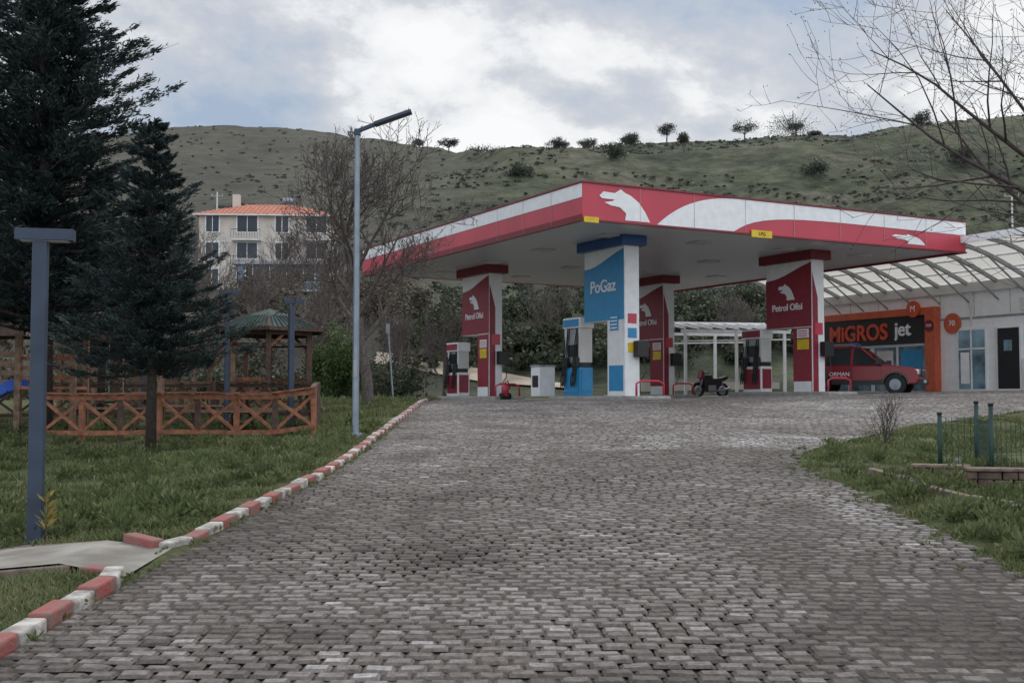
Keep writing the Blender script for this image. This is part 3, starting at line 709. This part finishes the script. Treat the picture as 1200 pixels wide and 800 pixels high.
pg=empty('pergola_frame',(px(868,53),53,gz(px(868,53),53)),math.radians(12)); mb=MB()
for xx in (-2.7,-.2,2.2):
    for y_ in (0,2.6): mb.box(xx-.06,xx+.06,y_-.06,y_+.06,0,2.9,'white')
for y_ in (0,2.6): mb.beam((-2.9,y_,2.96),(2.5,y_,2.96),.1,.14,'white'); mb.beam((-2.9,y_,2.5),(2.5,y_,2.62),.06,.06,'white')
for xx in np.arange(-2.8,2.5,.65): mb.beam((xx,-.3,3.06),(xx,2.9,3.5),.06,.08,'white')
mb.beam((-2.9,2.8,3.52),(2.5,2.8,3.52),.08,.1,'white'); mb.obj('frame',pg)
mb=MB(); mb.box(-3.6,3.2,-.1,.1,-.3,.75,'plaster'); mb.box(-3.65,3.25,-.14,.14,.75,.82,'conc'); mb.obj('garden_wall',loc=(px(850,53.5),56.5,gz(px(850,53.5),53.5)))
mc=empty('motorcycle',(px(832,51),51,gz(px(832,51),51)-.03),math.radians(205)); mb=MB()
for xx in (-.65,.65):
    pts=[(xx+.27*math.cos(a),0,.31+.27*math.sin(a)) for a in np.linspace(0,6.283,17)]; mb.tube(pts,.065,6,'rubber'); mb.cyl((xx,-.05,.31),(xx,.05,.31),.13,'steel')
    for a in np.linspace(0,3.14,5)[:-1]: mb.beam((xx-.27*math.cos(a),0,.31-.27*math.sin(a)),(xx+.27*math.cos(a),0,.31+.27*math.sin(a)),.02,.02,'steel')
mb.obj('wheels',mc)
mb=MB(); mb.prism([(-.3,.22),(.22,.22),(.38,.5),(.45,.8),(.3,.98),(.02,.98),(-.08,.82),(-.5,.84),(-.85,.95),(-.88,.82),(-.5,.62)],-.14,.14,'black'); mb.tube([(.65,.1,.31),(.42,.1,.95)],.035,6,'steel'); mb.tube([(.65,-.1,.31),(.42,-.1,.95)],.035,6,'steel')
mb.box(-.18,.2,-.2,.2,.25,.52,'grey'); mb.tube([(.1,.18,.3),(-.4,.2,.28),(-.95,.2,.4)],[.03,.04,.055],8,'steel')
mb.tube([(-.65,.08,.31),(-.2,.1,.35)],.03,6,'steel'); mb.tube([(-.55,.12,.75),(-.6,.12,.35)],.03,6,'steel')
mb.prism([(.35,.58),(.6,.6),(.95,.62),(.62,.68)],-.07,.07,'redtrim')
mb.tube([(.3,-.36,1.08),(.42,-.1,1.02),(.42,.1,1.02),(.3,.36,1.08)],.022,6,'black'); mb.prism([(.42,.78),(.6,.84),(.5,1.2),(.4,1.08)],-.17,.17,'redtrim'); mb.obj('body',mc,bevel=.025)

# ---------------- SUV
sx_,sy_=px(1010,42),42; suv=empty('parked_suv',(sx_,sy_,gz(sx_,sy_)-.03),math.radians(-28)); mb=MB()
def arch(cx,r=.42): return [(cx+r*math.cos(a),.36+r*math.sin(a)) for a in np.linspace(0,math.pi,9)]
body=[(-2.1,.42),(-2.14,.62),(-2.12,.95),(-2.04,1.05),(.75,1.06),(1.25,1.04),(1.9,.96),(2.08,.85),(2.14,.55),(2.05,.36)]+arch(1.32)+arch(-1.32)+[(-2.05,.36)]
mb.prism(body,-.9,.9,'suvred'); mb.obj('body',suv,bevel=.05)
mb=MB(); zt=1.66
lo=[(-2.02,-.86,1.05),(.88,-.86,1.05),(.88,.86,1.05),(-2.02,.86,1.05)]; hi=[(-1.66,-.70,zt),(.12,-.70,zt+.02),(.12,.70,zt+.02),(-1.66,.70,zt)]
mb.add(lo+hi,[(0,1,5,4),(1,2,6,5),(2,3,7,6),(3,0,4,7)],'glass')
mb.add([(-1.72,-.72,zt),(.16,-.72,zt+.02),(.16,.72,zt+.02),(-1.72,.72,zt),(-1.5,-.6,zt+.08),(-.05,-.6,zt+.09),(-.05,.6,zt+.09),(-1.5,.6,zt+.08)],[(0,1,5,4),(1,2,6,5),(2,3,7,6),(3,0,4,7),(4,5,6,7),(3,2,1,0)],'suvred'); mb.obj('cabin',suv,bevel=.01)
mb=MB()
for s in (-1,1):
    for a,b in [(-1.98,-1.64),(-1.18,-1.1),(-.2,-.18),(.86,.12)]:
        mb.beam((a,s*.868,1.04),(b,s*.71,zt+.01),.09,.05,'suvred')
    mb.tube([(-1.5,s*.6,zt+.06),(-1.4,s*.6,zt+.15),(-.3,s*.6,zt+.16),(-.1,s*.6,zt+.08)],.022,6,'grey')
    mb.box(-.9,.9,s*.905-.02,s*.905+.02,.36,.52,'black'); mb.box(.7,.86,s*1.0-.1,s*1.0+.1,1.08,1.26,'black')
    mb.box(-.35,-.17,s*.915-.015,s*.915+.015,.90,.93,'black'); mb.box(-1.2,-1.02,s*.915-.015,s*.915+.015,.90,.93,'black')
    for q in (-1.12,-.18,.85): mb.box(q-.006,q+.006,s*.903-.003,s*.903+.003,.5,1.04,'black')
    mb.box(1.98,2.12,s*.70-.18,s*.70+.18,.72,.89,'lens'); mb.box(-2.16,-2.05,s*.8-.08,s*.8+.08,.7,.96,'red')
    for cx in (-1.32,1.32):
        A1=arch(cx,.47); A2=arch(cx,.41)
        vs=[(a,s*.912,b) for a,b in A1]+[(a,s*.912,b) for a,b in A2]; mb.add(vs,[(i,i+1,10+i,9+i) for i in range(8)],'suvblack')
mb.box(2.09,2.17,-.5,.5,.64,.86,'black'); mb.box(2.05,2.2,-.85,.85,.34,.54,'black'); mb.box(2.2,2.215,-.25,.25,.42,.52,'white'); mb.box(-2.2,-2.06,-.85,.85,.36,.58,'black')
for j in range(3): mb.box(2.171,2.18,-.48,.48,.67+j*.07,.69+j*.07,'grey')
mb.box(-.3,-.1,-.5,.5,zt+.1,zt+.22,'darkblue'); mb.obj('trim',suv)
mb=MB()
for cx in (-1.32,1.32):
    for s in (-1,1):
        mb.tube([(cx,s*.68,.36),(cx,s*.70,.36),(cx,s*.89,.36),(cx,s*.91,.36)],[.32,.36,.36,.31],24,'rubber'); mb.cyl((cx,s*.905,.36),(cx,s*.925,.36),.2,'steel',n=20)
mb.obj('wheels',suv); text('ORMAN',.2,(-.62,-.92,.73),0,'white',suv,ext=.004)

# ---------------- lamps
def street_lamp():
    x,y_=px(417,19.9),19.9; g=gz(x,y_); e=empty('street_lamp',(x,y_,g)); mb=MB(); H=6.3-g
    mb.tube([(0,0,-.05),(0,0,2.5),(0,0,H)],[.062,.055,.045],12,'steel'); mb.cyl((0,0,-.02),(0,0,.04),.13,'steel',n=12); mb.box(-.03,.03,-.075,-.055,1.0,1.3,'grey'); mb.obj('pole',e)
    mb=MB(); mb.beam((-.03,0,H-.05),(.35,0,H+.1),.06,.07,'lampgrey'); mb.beam((.3,0,H+.08),(.95,0,H+.31),.22,.06,'lampgrey'); mb.box(-.05,.05,-.05,.05,H-.12,H+.0,'lampgrey'); mb.obj('lamp_head',e,bevel=.01)
street_lamp()
def garden_lamp(p,d,topy,ang=0):
    x=px(p,d); g=gz(x,d); H=EYE+(HY-topy)/F*d-g
    e=empty('garden_lamp',(x,d,g),ang); mb=MB(); mb.box(-.06,.06,-.06,.06,-.05,H-.1,'lampgrey'); mb.box(-.1,.1,-.1,.1,-.03,.02,'lampgrey'); mb.obj('post',e,bevel=.008)
    mb=MB(); mb.box(-.2,.27,-.08,.08,H-.098,H,'lampgrey'); mb.box(-.16,.23,-.06,.06,H-.104,H-.099,'lens'); mb.obj('lamp_head',e,bevel=.01)
garden_lamp(45,9.75,268,math.radians(12)); garden_lamp(266,27,340,.3); garden_lamp(341,26,350,.5); garden_lamp(168,30,380,.4)
x=px(461,36); mb=MB(); mb.tube([(0,0,0),(-.18,0,2.4)],[.03,.025],8,'steel'); mb.box(-.24,-.12,-.02,.02,2.1,2.4,'grey'); mb.obj('sign_pole',loc=(x,36,gz(x,36)))

def fence(x0,y0,x1,y1,n,name='timber_fence',h=.86,k='wood'):
    e=empty(name); mb=MB(); P=[]
    for i in range(n+1):
        t=i/n; x=x0+(x1-x0)*t; y_=y0+(y1-y0)*t; g=gz(x,y_); P.append((x,y_,g)); mb.box(x-.05,x+.05,y_-.05,y_+.05,g-.1,g+h+.05,'wooddark' if i%2==0 else k)
    mb.obj('posts',e,bevel=.008); mb=MB()
    for (a,b) in zip(P,P[1:]):
        for hh in (.14,h-.05): mb.beam((a[0],a[1]-.06,a[2]+hh),(b[0],b[1]-.06,b[2]+hh),.035,.085,k)
        mb.beam((a[0],a[1]-.02,a[2]+.16),(b[0],b[1]-.02,b[2]+h-.1),.03,.06,k); mb.beam((a[0],a[1]-.022,a[2]+h-.1),(b[0],b[1]-.025,b[2]+.16),.03,.06,k)
        mb.beam((a[0],a[1]-.1,a[2]+h+.03),(b[0],b[1]-.1,b[2]+h+.03),.1,.03,k)
    mb.obj('rails',e)
fence(px(52,22),22,px(368,22),22,7)
fence(px(368,22.1),22.1,px(373,27),27,4,k='wooddark')
fence(px(-60,27),27,px(250,28.5),28.5,8,k='wooddark')
fence(px(255,29),29,px(372,27.3),27.3,4,k='wooddark')
def picnic(p,d,a):
    x=px(p,d); e=empty('picnic_table',(x,d,gz(x,d)),a); mb=MB()
    for i in range(5): mb.box(-.9,.9,-.35+i*.145,-.22+i*.145,.72,.76,'woodlight')
    for s in (-1,1):
        mb.box(-.9,.9,s*.7-.13,s*.7+.13,.42,.46,'woodlight')
        for t in (-.7,.7): mb.beam((t,s*.6,0),(t,s*.2,.72),.05,.09,'wooddark')
    for t in (-.7,.7): mb.beam((t,-.78,.39),(t,.78,.39),.05,.08,'wooddark')
    mb.obj('table',e)
picnic(270,24,.2); picnic(130,25,.1); picnic(205,26,.5); picnic(320,24.5,-.2)
def gazebo(p,d,w,h,rise,a,roof='roofgreen',n=6):
    x=px(p,d); g=gz(x,d); e=empty('gazebo',(x,d,g),a); R=w/2; c=[(R*math.cos(2*math.pi*(i+.5)/n),R*math.sin(2*math.pi*(i+.5)/n)) for i in range(n)]
    mb=MB()
    for i,(a_,b) in enumerate(c):
        mb.box(a_*.88-.07,a_*.88+.07,b*.88-.07,b*.88+.07,-.1,h,'wooddark'); q=c[(i+1)%n]
        mb.beam((a_*.88,b*.88,h-.08),(q[0]*.88,q[1]*.88,h-.08),.08,.14,'wooddark')
        if i!=4:
            for hh in (.25,.5,.85): mb.beam((a_*.88,b*.88,hh),(q[0]*.88,q[1]*.88,hh),.05,.07,'wood')
            for t in (.2,.4,.6,.8): mb.beam((a_*.88+(q[0]-a_)*.88*t,b*.88+(q[1]-b)*.88*t,.2),(a_*.88+(q[0]-a_)*.88*t,b*.88+(q[1]-b)*.88*t,.85),.04,.04,'wood')
        mb.beam((a_*.88,b*.88,h-.5),(a_*.88+(q[0]-a_)*.3,b*.88+(q[1]-b)*.3,h-.14),.05,.07,'wood')
        mb.beam((a_*.88,b*.88,h-.38),(q[0]*.88,q[1]*.88,h-.38),.04,.05,'wooddark')
    mb.obj('timber_frame',e)
    mb=MB()
    ring=[(a_*1.15,b*1.15,h) for a_,b in c]; ring2=[(a_*.5,b*.5,h+rise*.62) for a_,b in c]
    for i in range(n):
        j=(i+1)%n; mb.add([ring[i],ring[j],ring2[j],ring2[i]],[(0,1,2,3)],roof); mb.add([ring2[i],ring2[j],(0,0,h+rise)],[(0,1,2)],roof)
        mb.beam(ring[i],ring[j],.06,.1,'wooddark'); mb.beam(ring[i],ring2[i],.07,.06,'wooddark')
        for t in np.linspace(.1,.9,9):
            p0=Vector(ring[i]).lerp(Vector(ring[j]),t); p1=Vector(ring2[i]).lerp(Vector(ring2[j]),t); mb.beam(p0+Vector((0,0,.02)),p1+Vector((0,0,.02)),.03,.03,roof)
    mb.obj('roof',e)
gazebo(315,31,2.8,2.15,.62,.2)
def pergola(p,d,w,dp,h,a):
    x=px(p,d); e=empty('timber_pergola',(x,d,gz(x,d)),a); mb=MB()
    for i in range(4):
        xx=-w/2+w*i/3
        for y_ in (0,dp):
            mb.box(xx-.06,xx+.06,y_-.06,y_+.06,-.1,h,'woodlight')
            if i<3: mb.beam((xx,y_,h-.45),(xx+.35,y_,h-.08),.05,.07,'wood'); mb.beam((xx,y_,.8),(xx+w/3,y_,.8),.05,.08,'woodlight'); mb.beam((xx,y_,.35),(xx+w/3,y_,.35),.05,.08,'woodlight')
    for y_ in (0,dp): mb.beam((-w/2-.2,y_,h+.06),(w/2+.2,y_,h+.06),.08,.12,'woodlight')
    for q in np.linspace(-w/2,w/2,12): mb.beam((q,-.3,h+.16),(q,dp+.3,h+.16),.05,.08,'wooddark')
    mb.obj('frame',e)
pergola(205,30,3.0,2.2,1.65,.08); pergola(120,31,2.4,2,1.7,-.1)
x=px(62,24.5); g=gz(x,24.5); e=empty('playground_tower',(x,24.5,g),.15); mb=MB()
for a in (-.55,.55):
    for b in (-.6,.6): mb.box(a-.06,a+.06,b-.06,b+.06,-.05,2.0,'woodlight')
mb.box(-.6,.6,-.65,.65,.85,.92,'wood')
for hh in (1.1,1.3,1.5): mb.beam((-.55,-.6,hh),(.55,-.6,hh),.03,.08,'wood')
for i in range(5): mb.beam((.55,-.6+0,.2+i*.17),(.55,.6,.2+i*.17),.05,.05,'wood')
mb.beam((.6,.3,2.0),(2.2,.3,2.0),.09,.09,'woodlight')
for s in (-.3,.3): mb.beam((2.2,.3+s,0),(2.2,.3,2.0),.08,.08,'woodlight')
for q in (1.1,1.4): mb.tube([(q,.3,1.95),(q,.3,.6)],.01,4,'steel')
mb.box(1.05,1.45,.15,.45,.56,.6,'rubber'); mb.obj('timber_frame',e)
mb=MB(); pts=[(-.5,-.3,.92),(-.8,-.4,.82),(-1.3,-.5,.5),(-1.8,-.6,.2),(-2.2,-.65,.12)]
for a,b in zip(pts,pts[1:]):
    mb.beam(a,b,.5,.03,'slide')
    for s in (-.25,.25): mb.beam((a[0],a[1]+s,a[2]+.09),(b[0],b[1]+s,b[2]+.09),.04,.2,'slide')
mb.obj('slide',e)
x=px(0,25.5); g=gz(x,25.5); e=empty('play_hut',(x,25.5,g),.1); mb=MB()
for a in (-.6,.6):
    for b in (-.6,.6): mb.box(a-.06,a+.06,b-.06,b+.06,-.05,2.1,'woodlight')
for hh in (1.0,1.2,1.4,1.6): mb.beam((-.6,-.62,hh),(.6,-.62,hh),.03,.12,'woodlight')
mb.add([(-.8,-.8,2.0),(.8,-.8,2.0),(.8,.8,2.0),(-.8,.8,2.0),(0,0,2.6)],[(0,1,4),(1,2,4),(2,3,4),(3,0,4)],'wooddark'); mb.obj('frame',e)

e=empty('wire_fence'); mb=MB(); FP=[(px(1100,15.5),15.5),(px(1143,15.2),15.2),(px(1160,14.2),14.2),(px(1245,14.5),14.5),(px(1300,13.2),13.2)]
for i,(x,y_) in enumerate(FP):
    g=gz(x,y_); mb.cyl((x,y_,g-.2),(x,y_,g+.86 if i else g+.68),.03,'green',n=8); mb.cyl((x,y_,g+(.86 if i else .68)),(x,y_,g+(.89 if i else .71)),.036,'black',n=8)
mb.obj('posts',e,smooth=True); mb=MB()
for (a,b) in zip(FP,FP[1:]):
    ga,gb=gz(*a),gz(*b); L=math.dist(a,b); n=max(2,int(L/.07))
    for i in range(n+1):
        t=i/n; x=a[0]+(b[0]-a[0])*t; y_=a[1]+(b[1]-a[1])*t; g=ga+(gb-ga)*t; mb.beam((x,y_,g+.05),(x,y_,g+.66),.006,.006,'green')
    for hh in np.arange(.05,.67,.1): mb.beam((a[0],a[1],ga+hh),(b[0],b[1],gb+hh),.006,.006,'green')
mb.obj('mesh_panel',e)
mb=MB(); R=random.Random(4)
def swall(x0,y0,x1,y1,rows,zb):
    L=math.dist((x0,y0),(x1,y1)); d=((x1-x0)/L,(y1-y0)/L)
    for r in range(rows):
        t=0
        while t<L:
            w=R.uniform(.12,.3); w=min(w,L-t)
            a=(x0+d[0]*(t+.006),y0+d[1]*(t+.006)); b=(x0+d[0]*(t+w-.006),y0+d[1]*(t+w-.006)); z=zb+r*.09
            o=R.uniform(-.015,.015)
            if w>.04: mb.beam((a[0],a[1]+o,z+.045),(b[0],b[1]+o,z+.045),.2,.085,'stone')
            t+=w
    z=zb+rows*.09
    mb.beam((x0,y0,z+.022),(x1,y1,z+.022),.26,.04,'kerbold')
swall(px(1066,14.3),14.3,px(1135,14.0),14.0,2,.55); swall(px(1128,13.1),13.1,px(1330,12.6),12.6,4,.40); mb.obj('stone_wall',bevel=.012)
mb=MB()
for (x,y_,s) in [(px(1120,15.9),15.9,.06),(5.0,14.5,.05)]:
    g=gz(x,y_); mb.tube([(x,y_,g-.02),(x,y_,g+s*.5),(x+.02,y_,g+s)],[s,s*.9,s*.4],7,'rock')
mb.obj('rocks')
e=empty('sapling',(px(57,9.6),9.6,gz(px(57,9.6),9.6))); mb=MB(); mb.tube([(0,0,0),(.02,0,.4)],[.008,.004],5,'barkred'); mb.obj('stem',e)
C=[];D=[]
for i in range(34):
    a=random.uniform(0,6.28); h=random.uniform(.12,.42); d=np.array([math.cos(a),math.sin(a),.8]); C.append(np.array([0,0,h])+d*.05); D.append(d)
M['yl']=leafmat('yellow_leaves',[(.2,.17,.05),(.36,.28,.09)],.3); fast('leaves',leaves(np.array(C),np.array(D),.11,.03),4,'yl',np.repeat(rng.random(34),4),e)

# ---------------- houses
def house(name,x0,x1,d,depth,zb,ze,zr,wall,stor,tilt,flat=False):
    w=x1-x0; e=empty(name,((x0+x1)/2,d,zb),tilt); H=ze-zb; h=w/2
    mb=MB(); mb.box(-h,h,0,depth,0,H,wall); mb.obj('walls',e)
    mb=MB(); R=zr-ze; a=h+.5
    if flat: mb.box(-a,a,-.4,depth+.4,H+.002,H+.3,'grey')
    else:
        mb.add([(-a,-.5,H),(a,-.5,H),(a,depth+.5,H),(-a,depth+.5,H),(-a+depth/2,depth/2,H+R),(a-depth/2,depth/2,H+R)],[(0,1,5,4),(1,2,5),(2,3,4,5),(3,0,4),(3,2,1,0)],'tile')
        for q in np.arange(-a+.3,a-.2,.45):
            f=min(1,(q+a)/(depth/2),(a-q)/(depth/2)); mb.beam((q,-.5,H+.03),(q,-.5+(depth/2+.5)*f,H+.03+R*f),.12,.08,'tile')
        mb.box(-a,a,-.55,-.503,H-.15,H,'offwhite')
    mb.obj('roof',e)
    mb=MB(); fh=H/stor
    for s in range(stor):
        for i,q in enumerate(np.linspace(-h+1.3,h-1.3,4)):
            z=s*fh+.9; ww=.95 if i%2 else .6
            mb.box(q-ww-.1,q+ww+.1,-.06,-.003,z-.1,z+1.6,'white'); mb.box(q-ww,q+ww,-.08,-.062,z,z+1.5,'glass'); mb.box(q-.03,q+.03,-.1,-.082,z,z+1.5,'white')
            if i%2:
                mb.box(q-1.4,q+1.4,-1.1,-.004,z-.95,z-.8,'offwhite')
                mb.beam((q-1.4,-1.08,z+.1),(q+1.4,-1.08,z+.1),.05,.05,'black')
                for b in np.linspace(-1.38,1.38,12): mb.beam((q+b,-1.08,z-.8),(q+b,-1.08,z+.1),.03,.03,'black')
        if s: mb.box(-h-.02,h+.02,-.03,-.004,s*fh-.1,s*fh+.05,'offwhite')
    mb.obj('windows_and_balconies',e)
    if not flat:
        mb=MB(); mb.box(-h*.6,-h*.6+.7,depth*.4,depth*.4+.7,H,H+R+.9,'plaster'); mb.cyl((h*.3-.6,depth*.35,H+R+.2),(h*.3+.6,depth*.35,H+R+.2),.3,'steel'); mb.beam((h*.3,depth*.35,H+.1),(h*.3,depth*.35,H+R),.1,.1,'steel'); mb.obj('chimney_and_tank',e)
house('apartment_house',px(232,110),px(385,110),110,9,11.5,19.2,20.9,'plaster',3,.06)
house('annex_house',px(278,100),px(372,100),100,6,8.4,13.2,14.2,'bluewall',2,.03,True)
for (p,d,h) in [(1006,150,5.5),(1047,150,5),(252,150,9),(840,170,5),(1190,120,10)]:
    x=px(p,d); mb=MB(); mb.tube([(0,0,-.3),(0,0,h)],[.14,.09],8,'offwhite'); mb.beam((-.8,0,h-.5),(.8,0,h-.5),.08,.1,'grey')
    for q in (-.7,0,.7): mb.cyl((q,0,h-.45),(q,0,h-.2),.05,'grey',n=6)
    mb.obj('utility_pole',loc=(x,d,gz(x,d)))

# ---------------- world
w=bpy.data.worlds.new('World'); scene.world=w; w.use_nodes=True; n=w.node_tree; L=n.links; bg=n.nodes['Background']
SE,SA=math.radians(48),math.radians(18)
sky=n.nodes.new('ShaderNodeTexSky'); sky.sky_type='NISHITA'; sky.sun_disc=False; sky.sun_elevation=SE; sky.sun_rotation=SA; sky.air_density=1.2; sky.dust_density=2
tc=n.nodes.new('ShaderNodeTexCoord')
mp=n.nodes.new('ShaderNodeMapping'); mp.inputs['Scale'].default_value=(1,1,1.8); mp.inputs['Location'].default_value=(1.35,.1,.55); L.new(tc.outputs['Generated'],mp.inputs['Vector'])
n1=n.nodes.new('ShaderNodeTexNoise'); n1.inputs['Scale'].default_value=3.8; n1.inputs['Detail'].default_value=14; n1.inputs['Roughness'].default_value=.6; n1.inputs['Distortion'].default_value=.1; L.new(mp.outputs[0],n1.inputs['Vector'])
dt=n.nodes.new('ShaderNodeVectorMath'); dt.operation='DOT_PRODUCT'; L.new(tc.outputs['Generated'],dt.inputs[0])
gd=Vector((.02,1,.23)).normalized(); dt.inputs[1].default_value=gd
g1=n.nodes.new('ShaderNodeMapRange'); g1.inputs[1].default_value=.965; g1.inputs[2].default_value=1; g1.inputs[3].default_value=.0; g1.inputs[4].default_value=.10; L.new(dt.outputs['Value'],g1.inputs[0])
ad=n.nodes.new('ShaderNodeMath'); ad.operation='ADD'; L.new(n1.outputs['Fac'],ad.inputs[0]); L.new(g1.outputs[0],ad.inputs[1])
cr=n.nodes.new('ShaderNodeValToRGB'); e=cr.color_ramp.elements
e[0].position=.38; e[0].color=(.35,.44,.58,1); e[1].position=.63; e[1].color=(.95,.95,.95,1)
for p,c in [(.44,(.46,.52,.61)),(.49,(.55,.58,.64)),(.53,(.66,.68,.71)),(.565,(.84,.85,.86))]:
    q=e.new(p); q.color=(*c,1)
L.new(ad.outputs[0],cr.inputs['Fac'])
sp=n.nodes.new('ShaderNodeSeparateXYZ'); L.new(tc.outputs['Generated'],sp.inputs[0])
gb=n.nodes.new('ShaderNodeMapRange'); gb.inputs[1].default_value=.6; gb.inputs[2].default_value=-.5; gb.inputs[3].default_value=10.4; gb.inputs[4].default_value=21; L.new(sp.outputs[1],gb.inputs[0])  # unseen clouds behind the camera brightened to add fill light
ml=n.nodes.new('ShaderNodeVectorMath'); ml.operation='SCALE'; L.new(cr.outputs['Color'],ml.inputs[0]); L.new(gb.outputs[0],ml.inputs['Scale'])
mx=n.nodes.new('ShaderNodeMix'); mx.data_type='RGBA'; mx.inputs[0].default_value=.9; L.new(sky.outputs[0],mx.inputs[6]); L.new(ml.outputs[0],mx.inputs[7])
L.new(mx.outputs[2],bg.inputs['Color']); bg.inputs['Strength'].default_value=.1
sun=bpy.data.lights.new('sun','SUN'); sun.energy=1.5; sun.angle=math.radians(14); sun.color=(1,.96,.9); so=bpy.data.objects.new('sun',sun); link(so)
dv_=Vector((math.sin(SA)*math.cos(SE),math.cos(SA)*math.cos(SE),math.sin(SE))); so.rotation_euler=dv_.to_track_quat('Z','Y').to_euler()
cam=bpy.data.cameras.new('camera'); cam.lens=36*F/1200; cam.sensor_width=36; cam.clip_end=3000; cam.clip_start=.05
co=bpy.data.objects.new('camera',cam); link(co); co.location=(0,0,EYE); co.rotation_euler=(math.radians(90)+math.atan(65/F),0,0)
scene.camera=co
scene.view_settings.view_transform='Standard'; scene.view_settings.look='None'; scene.view_settings.exposure=0
